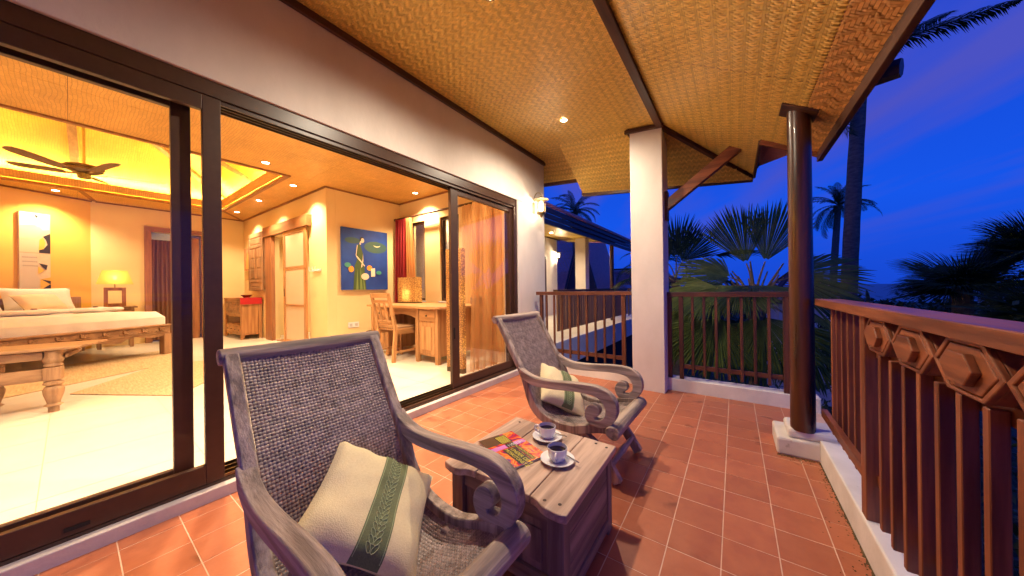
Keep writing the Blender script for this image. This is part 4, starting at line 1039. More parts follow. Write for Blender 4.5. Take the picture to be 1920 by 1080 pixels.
canvas('tall abstract canvas in cream, black and yellow above the bed', p0, (-.417, .909), .32, 1.225, 2.555, surf('canvas_cream', (.62, .50, .36), (.70, .60, .46), .8, 30), nA, [
    ('upper_field', tan2, [(0, .48), (1, .48), (1, 1), (0, 1)]), ('pale_arc', wht, [(.02, 1), (.9, .98), (.98, .80), (.7, .78), (.5, .85), (.0, .82)]), ('face_shape', (.74, .62, .40), [(0, .82), (.35, .8), (.65, .83), (.75, .78), (.6, .70), (.45, .67), (0, .66)]),
    ('black_mark', blk, [(.45, .98), (.62, .97), (.55, .93)]), ('black_shape', blk, [(.75, .70), (1, .75), (1, .485), (.62, .485), (.62, .53), (.82, .56), (.9, .6), (.85, .66)]), ('yellow_shape', yel, [(.60, .52), (.64, .66), (.75, .69), (.84, .62), (.78, .54)]),
    ('pale_body', (.60, .53, .46), [(0, 0), (.62, 0), (.62, .16), (.5, .2), (.6, .3), (.58, .4), (.4, .47), (0, .47)]), ('black_wedge', blk, [(.6, .35), (.9, .33), (.85, .26)]), ('yellow_wedge', yel, [(.58, .31), (.8, .26), (.58, .21)]), ('yellow_field', yel, [(.65, 0), (1, 0), (1, .17), (.65, .14)]),
    ('black_star', blk, [(.65, .0), (1, .0), (1, .075), (.95, .07), ]), ('black_star', blk, [(.68, .14), (1, .12), (.99, .075)]), ('seam_line', (.4, .3, .2), [(0, .478), (1, .478), (1, .484), (0, .484)])] +
    [('dark_glyph', (.22, .18, .15), [(.08 + .07 * (k % 7), .43 - .055 * (k // 7)), (.11 + .07 * (k % 7), .43 - .055 * (k // 7)), (.12 + .07 * (k % 7), .415 - .055 * (k // 7)), (.09 + .07 * (k % 7), .412 - .055 * (k // 7))]) for k in range(21)])

# doorway in the back wall, with its curtain
t = thing('doorway', 'brown timber doorway in the back wall with a drawn brown curtain', 'doorway', (-10.1, 1.4, FZ)); p = tb(t)
p(bx(-10.13, -10.07, .92, 1.02, FZ, 2.46), 'door_post', door_wood('z'), bevel=.004); p(bx(-10.13, -10.07, 1.78, 1.86, FZ, 2.46), 'door_post', door_wood('z'), bevel=.004)
p(bx(-10.13, -10.065, .92, 1.86, 2.461, 2.56), 'lintel', door_wood('y'), bevel=.004)
p(bx(-10.19, -10.14, 1.50, 1.76, FZ, 2.40), 'door_leaf', door_wood('z'), bevel=.004)
M_bcurt = surf('brown_curtain_cloth', (.14, .065, .04), (.21, .10, .062), .85, 14, (1, 1, .1))
def curtain(name, label, fn, nu, nv, mat, cat='curtain', group=None):
    return tag(MB().grid(fn, nu, nv).build(name, mat, None, smooth=80), label, cat, group)
curtain('curtain', 'brown curtain hanging inside the timber doorway of the back wall', lambda u, v: (-10.20 + .022 * sin(u * 44 + .6 * sin(v * 3)), 1.03 + .47 * u, 2.30 - 2.17 * v), 80, 10, M_bcurt)

# cabinet with red runner, and bowl
t = thing('cabinet', 'low teak cabinet with carved drawers and a red runner beside the screen door', 'cabinet', (-9.4, 2.36, FZ)); p = tb(t)
cx0, cx1, cy0, cy1 = -10.05, -8.80, 2.17, 2.545
p(bx(cx0, cx1 + .02, cy0 - .015, cy1, .985, 1.012), 'top', room_wood('x'), bevel=.004)
p(MB().box(cx1 - .30, cx1 + .026, cy0 - .018, cy1 - .005, 1.013, 1.018).box(cx1 + .0215, cx1 + .027, cy0 - .018, cy1 - .005, .875, 1.0125), 'red_runner', plain('red_runner_cloth', (.42, .012, .016), .8))
for x in (cx0, cx1 - .06):
    for y in (cy0, cy1 - .06): p(bx(x, x + .06, y, y + .06, FZ, .984), 'leg', room_wood('z'), bevel=.004)
p(bx(cx1 - .045, cx1 - .012, cy0 + .061, cy1 - .061, .20, .984), 'side_panel', room_wood('z'), bevel=.003)
p(bx(cx0, cx1 - .061, cy0 + .02, cy1 - .02, .595, .984), 'upper_carcass', room_wood('x'), bevel=.003)
p(bx(cx0, cx1 - .061, cy0 + .03, cy1 - .02, .18, .41), 'lower_carcass', room_wood('x'), bevel=.003)
for k in range(4):
    x0 = cx0 + .075 + .28 * k
    d = p(bx(x0, x0 + .255, cy0 + .004, cy0 + .019, .66, .93), 'carved_drawer', pale_wood('x'), bevel=.006)
    mb = MB()
    for q in range(4): mb.prism(el(x0 + .127 + .05 * cos(q * pi / 2), .795 + .055 * sin(q * pi / 2), .045, .045, 8), cy0 - .004, cy0 + .003, 'y')
    p(mb, 'rosette', pale_wood('x'), bevel=.002)
    d = p(bx(x0, x0 + .255, cy0 + .015, cy0 + .029, .215, .385), 'lower_drawer', room_wood('x'), bevel=.005); p(MB().lathe([(.010, -.01), (.016, 0), (.010, .01)], 8, (x0 + .127, cy0 + .008, .30)), 'knob', M_iron)
tag(MB().lathe([(.05, 0), (.055, .004), (.115, .058), (.120, .06), (.105, .055), (.05, .012), (.004, .010)], 8, (-9.10, 2.35, 1.019)).build('wooden_bowl', plain('dark_red_wood', (.10, .022, .012), .4)), 'small dark red wooden bowl on top of the cabinet', 'bowl')
canvas('small orange canvas high on the wall between corner and carved panel', (-9.86, 2.553), (1, 0), .52, 1.67, 2.20, surf('canvas_orange', (.42, .12, .03), (.72, .42, .22), .7, 9), (0, -1), [('yellow_flame', (.75, .42, .10), [(.2, .05), (.8, .05), (.7, .5), (.5, .85), (.3, .5)]), ('dark_edge', (.05, .02, .01), [(.92, .02), (1, .02), (1, 1), (.92, 1)])])
# carved shutter panel
t = thing('carved_panel', 'tall carved wooden shutter panel hung on the cream wall above the cabinet', 'wall panel', (-9.02, 2.54, 1.18)); p = tb(t)
p(bx(-9.50, -8.56, 2.502, 2.566, 1.18, 2.50), 'backboard', pale_wood('z'), bevel=.006)
for b in ((-9.50, -9.40, 1.18, 2.50), (-8.66, -8.56, 1.18, 2.50), (-9.399, -8.661, 2.40, 2.50), (-9.399, -8.661, 1.18, 1.25), (-9.399, -8.661, 2.16, 2.22), (-9.06, -9.0, 1.42, 2.159), (-9.399, -8.661, 1.36, 1.42)): p(bx(b[0], b[1], 2.492, 2.524, b[2], b[3]), 'rail', pale_wood('z'), bevel=.006)
for x0, x1 in ((-9.36, -9.10), (-8.96, -8.70)):
    for z0, z1 in ((1.46, 1.66), (1.70, 1.90), (1.94, 2.13)): p(bx(x0, x1, 2.496, 2.524, z0, z1), 'carved_field', pale_wood('z'), bevel=.008)
p(bx(-9.30, -8.76, 2.496, 2.524, 1.27, 1.34), 'carved_field', pale_wood('x'), bevel=.006); p(bx(-9.36, -9.05, 2.496, 2.524, 2.25, 2.37), 'carved_field', pale_wood('x'), bevel=.006); p(bx(-9.01, -8.70, 2.496, 2.524, 2.25, 2.37), 'carved_field', pale_wood('x'), bevel=.006)

# sliding screen door
t = thing('screen_door', 'sliding screen door of teak with frosted panels, half open', 'screen door', (-7.3, 2.6, FZ)); p = tb(t)
p(bx(-8.43, -8.06, 2.50, 2.568, FZ, 2.338), 'door_post', door_wood('z'), bevel=.004)
p(bx(-8.50, -6.27, 2.475, 2.566, 2.34, 2.545), 'pelmet', door_wood('x'), bevel=.005)
p(bx(-8.05, -6.40, 2.57, 2.70, FZ, FZ + .012), 'sill', door_wood('x'))
for x0, x1, z0, z1 in ((-7.42, -7.33, .115, 2.335), (-6.48, -6.38, .115, 2.335), (-7.329, -6.481, 2.26, 2.335), (-7.329, -6.481, .115, .20), (-7.329, -6.481, .85, .895), (-7.329, -6.481, 1.585, 1.63)):
    p(bx(x0, x1, 2.502, 2.535, z0, z1), 'sash_bar', room_wood('z' if z1 - z0 > 1 else 'x'), bevel=.003)
for z0, z1 in ((.20, .85), (.895, 1.585), (1.63, 2.26)): p(bx(-7.329, -6.481, 2.512, 2.520, z0, z1), 'frosted_pane', plain('frosted_pane', (.70, .55, .38), .35))
p(bx(-7.385, -7.365, 2.494, 2.502, 1.05, 1.2), 'pull', M_iron)
t = thing('bookcase', 'dark bookcase seen through the gap of the screen door', 'bookcase', (-7.3, 3.9, FZ)); p = tb(t)
p(bx(-7.75, -7.0, 3.98, 4.02, FZ, 2.1), 'back', dark_wood('z')); 
for k in range(6): p(bx(-7.75, -7.0, 3.72, 3.979, FZ + .05 + .38 * k, FZ + .08 + .38 * k), 'shelf', dark_wood('x'))
for x in (-7.79, -7.0): p(bx(x, x + .035, 3.70, 4.02, FZ, 2.12), 'side', dark_wood('z'))
# hook rail and sockets
t = thing('towel_hook', 'small white wall hook rail right of the screen door', 'wall hook', (-6.05, 2.53, 1.5)); p = tb(t)
p(bx(-6.25, -5.92, 2.545, 2.569, 1.50, 1.54), 'rail', M_ceramic, bevel=.004)
for x in (-6.2, -6.07, -5.96): p(MB().tube(crom([(x, 2.545, 1.53), (x, 2.50, 1.50), (x, 2.48, 1.53), (x, 2.485, 1.58)], 4), .006, 6), 'hook', M_ceramic)
t = thing('wall_socket', 'white double socket plate low on the wall under the blue painting', 'socket', (-5.71, 3.0, .52)); p = tb(t)
p(bx(-5.719, -5.708, 2.92, 3.12, .47, .57), 'plate', M_ceramic, bevel=.003)
for y in (2.97, 3.07): p(bx(-5.7078, -5.706, y - .025, y + .025, .495, .545), 'outlet', plain('socket_grey', (.5, .48, .45), .5))

# blue painting
M_bluec = surf('blue_canvas', (.006, .035, .24), (.014, .075, .40), .55, 3)
gd, gl2, skin = (.05, .09, .025), (.16, .24, .07), (.72, .58, .42)
canvas('blue painting of a slender woman in a green dress with lanterns', (-5.718, 2.80), (0, 1), .90, 1.16, 2.29, M_bluec, (1, 0), [
    ('cloud_glow', surf('green_haze_paint', (.03, .09, .13), (.06, .12, .06), .6, 5), el(.72, .72, .26, .10, 18)), ('cloud_glow', surf('green_haze_paint', (.03, .09, .13), (.06, .12, .06), .6, 5), el(.22, .80, .16, .05, 14)),
    ('crescent_moon', (.78, .72, .40), [(.66, .755), (.70, .73), (.75, .722), (.80, .735), (.83, .76), (.79, .748), (.75, .742), (.70, .747)]),
    ('skirt', gd, [(.22, 0), (.26, .40), (.32, .52), (.44, .52), (.46, .38), (.50, .0)]), ('skirt_fold', gl2, [(.28, 0), (.31, .35), (.33, .0)]), ('skirt_fold', gl2, [(.36, 0), (.38, .38), (.42, 0)]), ('skirt_fold', gl2, [(.44, 0), (.42, .34), (.48, .0)]),
    ('bodice', gd, [(.31, .50), (.29, .62), (.33, .74), (.37, .76), (.43, .60), (.44, .50)]), ('neck', skin, [(.355, .75), (.375, .80), (.40, .79), (.385, .74)]), ('face', skin, el(.415, .815, .045, .042, 14)), ('hair', blk, [(.36, .80), (.37, .86), (.42, .875), (.45, .86), (.40, .845), (.385, .80)]),
    ('arm', skin, [(.32, .73), (.29, .56), (.31, .55), (.47, .40), (.46, .385), (.285, .54), (.275, .57), (.305, .735)]), ('arm', skin, [(.43, .6), (.435, .48), (.41, .38), (.39, .36), (.39, .40), (.42, .5)]),
    ('orange_lantern', (.78, .30, .03), el(.57, .365, .06, .045)), ('orange_lantern', (.78, .30, .03), el(.18, .335, .055, .052)), ('green_lantern', (.06, .28, .22), el(.11, .40, .065, .04)), ('green_lantern', (.06, .28, .22), el(.78, .29, .06, .035)),
    ('white_lantern', (.76, .66, .50), [(.60, .22), (.60, .355), (.69, .365), (.69, .225)]), ('white_lantern', (.76, .62, .46), el(.47, .22, .085, .055))])

# curtain rod, curtains, windows on the window wall
t = thing('curtain_rod', 'dark curtain rod with rings across the window wall above the desk', 'curtain rod', (-4.6, 3.90, 2.6)); p = tb(t)
p(MB().tube([(-5.69, 3.90, 2.585), (-2.75, 3.90, 2.585)], .020, 10), 'rod', dark_wood('x'), smooth=50)
p(MB().lathe([(.008, -.03), (.032, 0), (.008, .03)], 10, (-5.69, 3.90, 2.585)), 'finial', dark_wood('x'))
for k in range(7): p(MB().lathe([(.024, -.006), (.032, 0), (.024, .006)], 10, (-5.66 + .06 * k, 3.90, 2.57)), 'ring', M_iron)
curtain('curtain', 'deep red velvet curtain gathered beside the blue painting', lambda u, v: (-5.66 + .36 * u * (1 - .12 * v) - .06 * v, 3.88 + .035 * sin(u * 26 + v), 2.565 - 2.44 * v), 70, 14, M_red)
curtain('curtain', 'peach curtain panel hanging right of the red velvet curtain', lambda u, v: (-5.30 + (.17 + .16 * min(1, v * 1.4)) * u, 3.87 + .028 * sin(u * 22 + 2 * v), 2.56 - 2.43 * v), 60, 14, M_peach)
curtain('curtain', 'pale peach sheer curtain with a gathered heading behind the tall woven lamp', lambda u, v: (-3.75 + 1.0 * u, 3.86 + .022 * sin(u * 70), 2.56 - 2.43 * v), 120, 10, sheer('pale_sheer_cloth', (.82, .52, .26), .72))
curtain('curtain', 'amber sheer curtain hanging inside the right glass door', lambda u, v: (-2.65 + .030 * sin(u * 40 + 1.5 * sin(u * 9) + .5 * sin(v * 4)) + .012 * sin(u * 97), 2.90 + .58 * u + .03 * sin(u * 14) - .06 * (1 - u) * v, 2.62 - 2.49 * v), 170, 12, M_sheer)
for x0, x1, lab in ((-5.42, -4.93, 'narrow dark framed window beside the peach curtain'), (-4.50, -4.0, 'narrow dark framed window behind the desk, next to the glass door')):
    t = thing('window', lab, 'window', (x0, 4.1, .93), group='narrow windows behind the desk'); p = tb(t)
    for a, b, z0, z1 in ((x0, x0 + .05, .93, 2.50), (x1 - .05, x1, .93, 2.50), (x0 + .05, x1 - .05, .93, .98), (x0 + .05, x1 - .05, 2.45, 2.50)): p(bx(a, b, 4.06, 4.12, z0, z1), 'frame', M_alu, bevel=.003)
    p(bx(x0 + .05, x1 - .05, 4.088, 4.094, .98, 2.45), 'pane', glassmat('dark_window_glass', (.85, .85, .85), 0, 2.6))
    p(bx(x0 - .02, x1 + .02, 3.99, 4.055, .905, .929), 'sill', M_ceramic, bevel=.003)

tag(bx(-6.6, -3.6, 4.75, 4.87, -3.4, 2.9).build('added_backdrop_wall', M_plaster), 'white wall added just outside the narrow windows as a bright backdrop', 'wall')  # made-up wall, gives the panes something bright to show
downlight(-5.15, 4.45, 'unseen lamp added to brighten the white backdrop wall outside the narrow windows', z=2.88, p=150)  # added lamp, out of sight, brightens the view through the panes
# desk
t = thing('desk', 'teak pedestal desk with drawers under the windows', 'desk', (-4.2, 3.3, FZ)); p = tb(t)
p(MB().prism([(-5.10, 2.92), (-3.36, 2.86), (-3.18, 3.0), (-3.12, 3.4), (-3.18, 3.80), (-5.10, 3.80)], .875, .91, 'z'), 'top', room_wood('x'), bevel=.006)
for x0, x1 in ((-4.98, -4.50), (-3.82, -3.34)):
    for x in (x0, x1 - .06):
        for y in (2.93, 3.66): p(bx(x, x + .06, y, y + .06, FZ, .874), 'leg', room_wood('z'), bevel=.004)
    p(bx(x0 + .061, x1 - .061, 2.955, 3.70, .20, .873), 'pedestal', room_wood('z'), bevel=.004)
    p(bx(x0 + .012, x0 + .03, 2.99, 3.66, .20, .873), 'side_panel', room_wood('z')); p(bx(x1 - .03, x1 - .012, 2.99, 3.66, .20, .873), 'side_panel', room_wood('z'))
    d = p(bx(x0 + .075, x1 - .075, 2.94, 2.954, .70, .85), 'drawer', room_wood('x'), bevel=.004); p(MB().lathe([(.01, -.012), (.016, 0), (.01, .012)], 8, ((x0 + x1) / 2, 2.93, .775)), 'knob', M_iron)
    d = p(bx(x0 + .075, x1 - .075, 2.94, 2.954, .23, .68), 'cupboard_door', room_wood('z'), bevel=.004); p(bx(x0 + .13, x1 - .13, 2.930, 2.939, .29, .62), 'raised_field', room_wood('z'), bevel=.006)
mb = MB(); mb.prism([(-4.499, .873), (-3.821, .873), (-3.821, .72), (-3.95, .76), (-4.16, .78), (-4.37, .76), (-4.499, .72)], 2.95, 2.975, 'y'); p(mb, 'arched_apron', room_wood('x'), bevel=.004)
p(bx(-4.499, -3.821, 3.55, 3.57, .30, .873), 'modesty_panel', dark_wood('x'))
# desk chair
t = thing('desk_chair', 'teak chair with an open ladder back pulled up to the desk', 'chair', (-4.2, 2.9, FZ)); p = tb(t)
for x in (-4.44, -4.02):
    p(MB().bar((x, 2.70, FZ), (x, 2.74, .57), .045, .05, (0, 1, 0)), 'rear_leg', room_wood('z'), bevel=.004)
    p(MB().bar((x, 2.742, .571), (x, 2.62, 1.10), .045, .045, (0, 1, 0), .042, .035), 'back_post', room_wood('z'), bevel=.004)
    p(MB().bar((x + (.01 if x < -4.2 else -.01), 3.12, FZ), (x + (.01 if x < -4.2 else -.01), 3.12, .545), .042, .042, (0, 1, 0)), 'front_leg', room_wood('z'), bevel=.004)
    p(MB().bar((x, 2.76, .525), (x, 3.10, .525), .025, .06), 'seat_rail', room_wood('y')); p(MB().bar((x, 2.73, .24), (x, 3.10, .24), .022, .03), 'stretcher', room_wood('y'))
for y, z, h in ((2.625, 1.07, .07), (2.645, .98, .045), (2.715, .68, .04), (2.725, .62, .05)): p(bx(-4.415, -4.045, y - .012, y + .012, z - h / 2, z + h / 2), 'back_rail', room_wood('x'), bevel=.003)
p(MB().bar((-4.30, 2.643, .975), (-4.30, 2.718, .66), .03, .018, (0, 1, 0)), 'back_slat', room_wood('z')); p(MB().bar((-4.16, 2.643, .975), (-4.16, 2.718, .66), .03, .018, (0, 1, 0)), 'back_slat', room_wood('z'))
p(bx(-4.45, -4.01, 2.73, 3.15, .556, .578), 'seat', room_wood('y'), bevel=.006)
p(bx(-4.42, -4.04, 2.78, 3.12, .579, .605), 'seat_pad', plain('brown_pad', (.35, .20, .10), .9), bevel=.01)
# table lamp of pierced shell mosaic
def mosaic(name):
    m, n, l, pp = newmat(name); t = n.new('ShaderNodeTexCoord'); v = n.new('ShaderNodeTexVoronoi'); v.inputs['Scale'].default_value = 42; v.feature = 'DISTANCE_TO_EDGE'
    l.new(t.outputs['Object'], v.inputs['Vector']); r = n.new('ShaderNodeValToRGB'); r.color_ramp.elements[0].position = .10; r.color_ramp.elements[1].position = .22
    l.new(v.outputs['Distance'], r.inputs[0])
    tr = n.new('ShaderNodeBsdfTranslucent'); tr.inputs[0].default_value = (.85, .55, .2, 1); ms = n.new('ShaderNodeMixShader'); setp(pp, Base_Color=(.34, .17, .06, 1), Roughness=.4)
    l.new(r.outputs[0], ms.inputs[0]); l.new(pp.outputs[0], ms.inputs[1]); l.new(tr.outputs[0], ms.inputs[2]); l.new(ms.outputs[0], n['Material Output'].inputs[0]); return m
M_mos = mosaic('pierced_shell_mosaic')
t = thing('table_lamp', 'square pierced mosaic lamp glowing on the desk', 'table lamp', (-4.85, 3.60, .91)); p = tb(t)
mb = MB()
for a, b in (((-5.10, 3.53), (-4.60, 3.53)), ((-4.60, 3.53), (-4.60, 3.68)), ((-4.60, 3.68), (-5.10, 3.68)), ((-5.10, 3.68), (-5.10, 3.53))): mb.poly([(*a, .93), (*b, .93), (*b, 1.375), (*a, 1.375)])
p(mb, 'mosaic_shade', M_mos); p(bx(-5.10, -4.60, 3.53, 3.68, .911, .929), 'base', M_iron)
p(MB().lathe([(.01, -.03), (.026, 0), (.01, .03)], 12, (-4.85, 3.60, 1.07)), 'bulb', glow('mosaic_bulb', (1, .78, .38), 30)); attach(light('lamp_glow', 'POINT', (-4.85, 3.60, 1.07), 7, (1, .7, .3), shadow_soft_size=.03), t)
tag(bx(-3.30, -3.16, 3.55, 3.70, .911, 1.02).build('box', plain('grey_brown_box', (.22, .14, .11), .6), bevel=.006), 'small brown box at the right end of the desk', 'box')
# tall woven floor lamp
t = thing('floor_lamp', 'tall glittering woven floor lamp behind the right glass door', 'floor lamp', (-2.85, 2.92, FZ)); p = tb(t)
mb = MB(); q4 = [(-3.02, 2.80), (-2.74, 2.80), (-2.74, 2.86), (-3.02, 2.86)]
for i in range(4): a, b = q4[i], q4[(i + 1) % 4]; mb.poly([(*a, .16), (*b, .16), (*b, 1.66), (*a, 1.66)])
p(mb, 'woven_shade', mosaic('pierced_wicker')); p(bx(-3.02, -2.74, 2.80, 2.86, FZ, .159), 'base', M_iron)
for z in (.42, 1.05): p(MB().lathe([(.008, -.025), (.022, 0), (.008, .025)], 10, (-2.87, 2.83, z)), 'bulb', glow('floor_lamp_bulb', (1, .76, .36), 40)); attach(light('lamp_glow', 'POINT', (-2.87, 2.83, z), 4, (1, .7, .3), shadow_soft_size=.02), t)
t = thing('basket', 'round woven waste basket beside the desk', 'basket', (-5.35, 3.2, FZ)); p = tb(t)
mb = MB()
for k in range(9): mb.lathe([(.128 + .004 * (k % 2), .035 * k), (.136 + .004 * (k % 2), .035 * k + .017), (.128 + .004 * (k % 2), .035 * k + .034)], 22, (-5.35, 3.2, FZ), close=False)
p(mb, 'wicker_side', surf('basket_wicker', (.14, .08, .04), (.25, .15, .08), .7, 60)); p(MB().lathe([(.01, .01), (.12, .01), (.12, .02)], 18, (-5.35, 3.2, FZ)), 'bottom', dark_wood('x'))

# ------------------------------------------------------------------ neighbouring villa
nv = thing('villa', 'neighbouring villa with the same lit balcony, white column and red eave', 'villa', (-4.2, 9, -3.4)); p = tb(nv)
p(MB().box(-9.0, -5.62, 5.2, 11.0, -3.4, 3.1), 'wall', M_plaster)
p(MB().box(-5.619, -2.72, 5.2, 12.2, -.40, .12), 'balcony_slab', surf('white_slab_paint', (.62, .60, .58), (.72, .70, .68), .8, 3, fleck=((.35, .33, .30), 6, .70)), bevel=.01)
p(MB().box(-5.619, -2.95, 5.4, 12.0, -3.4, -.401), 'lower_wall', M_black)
p(bx(-4.69, -4.30, 10.6, 10.95, .121, 2.92), 'column', M_plaster, bevel=.008)
p(MB().tube([(-3.11, 9.8, .12), (-3.11, 9.8, 2.45)], .062, 14), 'round_post', M_post, smooth=50)
mb = MB(); mb.poly([(-5.6, 4.6, 3.04), (-4.25, 4.6, 2.92), (-4.25, 12, 2.92), (-5.6, 12, 3.04)]); mb.poly([(-4.25, 4.6, 2.92), (-2.68, 4.6, 2.30), (-2.68, 11.2, 2.30), (-4.25, 12, 2.92)]); p(mb, 'woven_soffit', M_vault)
for k, (dx, z0, z1) in enumerate(((0, 2.27, 2.36), (.03, 2.365, 2.45), (.06, 2.455, 2.54), (.09, 2.545, 2.60))):
    p(bx(-2.70 + dx, -2.66 + dx, 4.55, 11.2, z0, z1), 'eave_board', M_bluedk if k < 3 else M_roof, bevel=.006)
mb = MB(); mb.poly([(-2.58, 4.55, 2.605), (-2.58, 11.2, 2.605), (-5.2, 11.2, 4.1), (-5.2, 4.55, 4.1)]); mb.poly([(-2.58, 11.2, 2.605), (-5.2, 11.2, 4.1), (-5.6, 12.4, 3.1)]); mb.poly([(-2.58, 4.55, 2.605), (-5.2, 4.55, 4.1), (-5.6, 4.4, 3.0)]); p(mb, 'roof', M_roof)
p(bx(-5.63, -5.60, 5.2, 11.25, 3.0, 3.06), 'ceiling_trim', dark_wood('y'))
for y in (6.2, 9.2): p(MB().lathe([(.005, -.004), (.05, -.004), (.05, .004)], 14, (-4.9, y, 2.96)), 'downlight', glow('far_downlight', (1, .75, .4), 30)); attach(light('far_beam', 'SPOT', (-4.9, y, 2.93), 220, WARM, spot_size=radians(150), spot_blend=.8, shadow_soft_size=.04), nv)
wf = p(bx(-5.618, -5.60, 8.6, 10.1, .12, 2.30), 'window', M_alu); p(bx(-5.60, -5.595, 8.68, 10.02, .2, 2.22), 'pane', plain('dim_glass', (.05, .04, .05), .1), ) if 0 else None
p(bx(-2.80, -2.70, 5.3, 10.0, 1.065, 1.115), 'top_rail', dark_wood('y'), bevel=.004)
p(bx(-4.2, -2.81, 11.2, 11.28, 1.05, 1.10), 'top_rail', dark_wood('x')); 
sl5 = MB().box(-.012, .012, -.05, .05, -.37, .37).mesh('slat', room_wood('z'))
for k in range(38):
    o = bpy.data.objects.new('slat', sl5); COL.objects.link(o); o.location = (-2.75, 5.40 + .122 * k, .69); attach(o, nv)
sl6 = MB().box(-.018, .018, -.012, .012, -.45, .45).mesh('slat', dark_wood('z'))
for k in range(12):
    o = bpy.data.objects.new('slat', sl6); COL.objects.link(o); o.location = (-4.15 + .115 * k, 11.24, .60); attach(o, nv)
lantern('wall_lantern', 'lit brass wall lantern on the neighbouring villa, seen past the railing', -5.618, 10.85, 2.40, 420)

# far roofs
def house(label, cx, cy, w, d, zb, ze, zrid, grp='red roofed houses beyond the villa', rz=0.0):
    t = thing('house', label, 'house', (cx, cy, zb), rz, grp)
    M = Matrix.Translation((cx, cy, 0)) @ Matrix.Rotation(rz, 4, 'Z')
    def q(): m = MB(); m.X = M; return m
    part(q().box(-w / 2 + .4, w / 2 - .4, -d / 2 + .4, d / 2 - .4, zb, ze + .15), 'wall', M_plaster, t)
    m = q(); a = [(-w / 2, -d / 2, ze), (w / 2, -d / 2, ze), (w / 2, d / 2, ze), (-w / 2, d / 2, ze)]; r0_, r1_ = (-w / 2 + d * .35, 0, zrid), (w / 2 - d * .35, 0, zrid)
    n = 14
    for k in range(n):                       # stepped tile courses
        f0, f1 = k / n, (k + 1) / n; dz_ = .035
        L = lambda P, Q, f: Vector(P).lerp(Vector(Q), f)
        m.poly([L(a[0], r0_, f0) + Vector((0, 0, dz_)), L(a[1], r1_, f0) + Vector((0, 0, dz_)), L(a[1], r1_, f1), L(a[0], r0_, f1)])
        m.poly([L(a[2], r1_, f0) + Vector((0, 0, dz_)), L(a[3], r0_, f0) + Vector((0, 0, dz_)), L(a[3], r0_, f1), L(a[2], r1_, f1)])
        m.poly([L(a[1], r1_, f0) + Vector((0, 0, dz_)), L(a[2], r1_, f0) + Vector((0, 0, dz_)), L(a[2], r1_, f1)]) if 0 else m.poly([L(a[1], r1_, f0) + Vector((0, 0, dz_)), L(a[2], r1_, f0) + Vector((0, 0, dz_)), L(a[2], r1_, f1), L(a[1], r1_, f1)])
        m.poly([L(a[3], r0_, f0) + Vector((0, 0, dz_)), L(a[0], r0_, f0) + Vector((0, 0, dz_)), L(a[0], r0_, f1), L(a[3], r0_, f1)])
    rf = part(m, 'roof', M_roof, t)
    m = q(); m.bar(r0_, r1_, .18, .12)
    for c_, r_ in zip(a, (r0_, r1_, r1_, r0_)): m.bar(c_, r_, .16, .10)
    part(m, 'ridge_tiles', surf('dark_ridge_tile', (.07, .03, .03), (.10, .04, .04), .7, 8), t)
    part(q().box(-w / 2 + .05, w / 2 - .05, -d / 2 + .05, d / 2 - .05, ze - .12, ze - .01), 'eave', dark_wood('x'), t)
house('red tiled hip roof nearest behind the neighbouring villa, right of its round post', -6.2, 23.5, 6.5, 6.0, -3.4, .9, 2.45)
house('red tiled roof farther back, half hidden by the neighbouring column', -11.5, 27, 7.5, 6.0, -3.4, 1.0, 2.6, rz=.2)
house('low house with a dark roof among the palms behind the round post', 2.2, 17.5, 2.6, 3.2, -3.4, .55, 1.75, rz=.1)
# steep gabled roof
t = thing('gabled_house', 'steep red tiled gable with a dark open front behind the neighbouring balcony', 'house', (-7.7, 16.5, -3.4)); p = tb(t)
gz, gw, gy = 4.25, 1.12, 16.2; gx = -6.88
mb = MB()
for k in range(34):                     # tiled slope facing the garden, left of the dark gable
    for c in range(21):
        x0 = gx - 4.6 + .20 * c + .10 * (k % 2); f0, f1 = k / 34, (k + 1) / 34
        ya, yb, za, zb_ = 17.4 + 2.2 * f0, 17.4 + 2.2 * f1, .2 + 4.4 * f0, .2 + 4.4 * f1
        mb.poly([(x0, ya - .03, za + .02), (x0 + .185, ya - .03, za + .02), (x0 + .185, yb, zb_), (x0, yb, zb_)])
        mb.poly([(x0, ya - .03, za - .005), (x0 + .185, ya - .03, za - .005), (x0 + .185, ya - .03, za + .02), (x0, ya - .03, za + .02)])
mb.poly([(gx, gy, gz), (gx + gw, gy, .2), (gx + gw, gy + 4, .2), (gx, gy + 4, gz)])
p(mb, 'roof', M_roof); p(MB().prism([(gx - gw * .95, -3.4), (gx + gw * .95, -3.4), (gx + gw * .95, .3), (gx, gz - .1), (gx - gw * .95, .3)], gy + .05, gy + 3.0, 'y'), 'gable_wall', M_bluedk)
p(MB().bar((gx + gw, gy - .02, .2), (gx, gy - .02, gz), .06, .14), 'barge_board', M_bluedk); p(MB().bar((gx - gw, gy - .05, .2), (gx, gy - .05, gz), .05, .1), 'barge_board', M_bluedk)

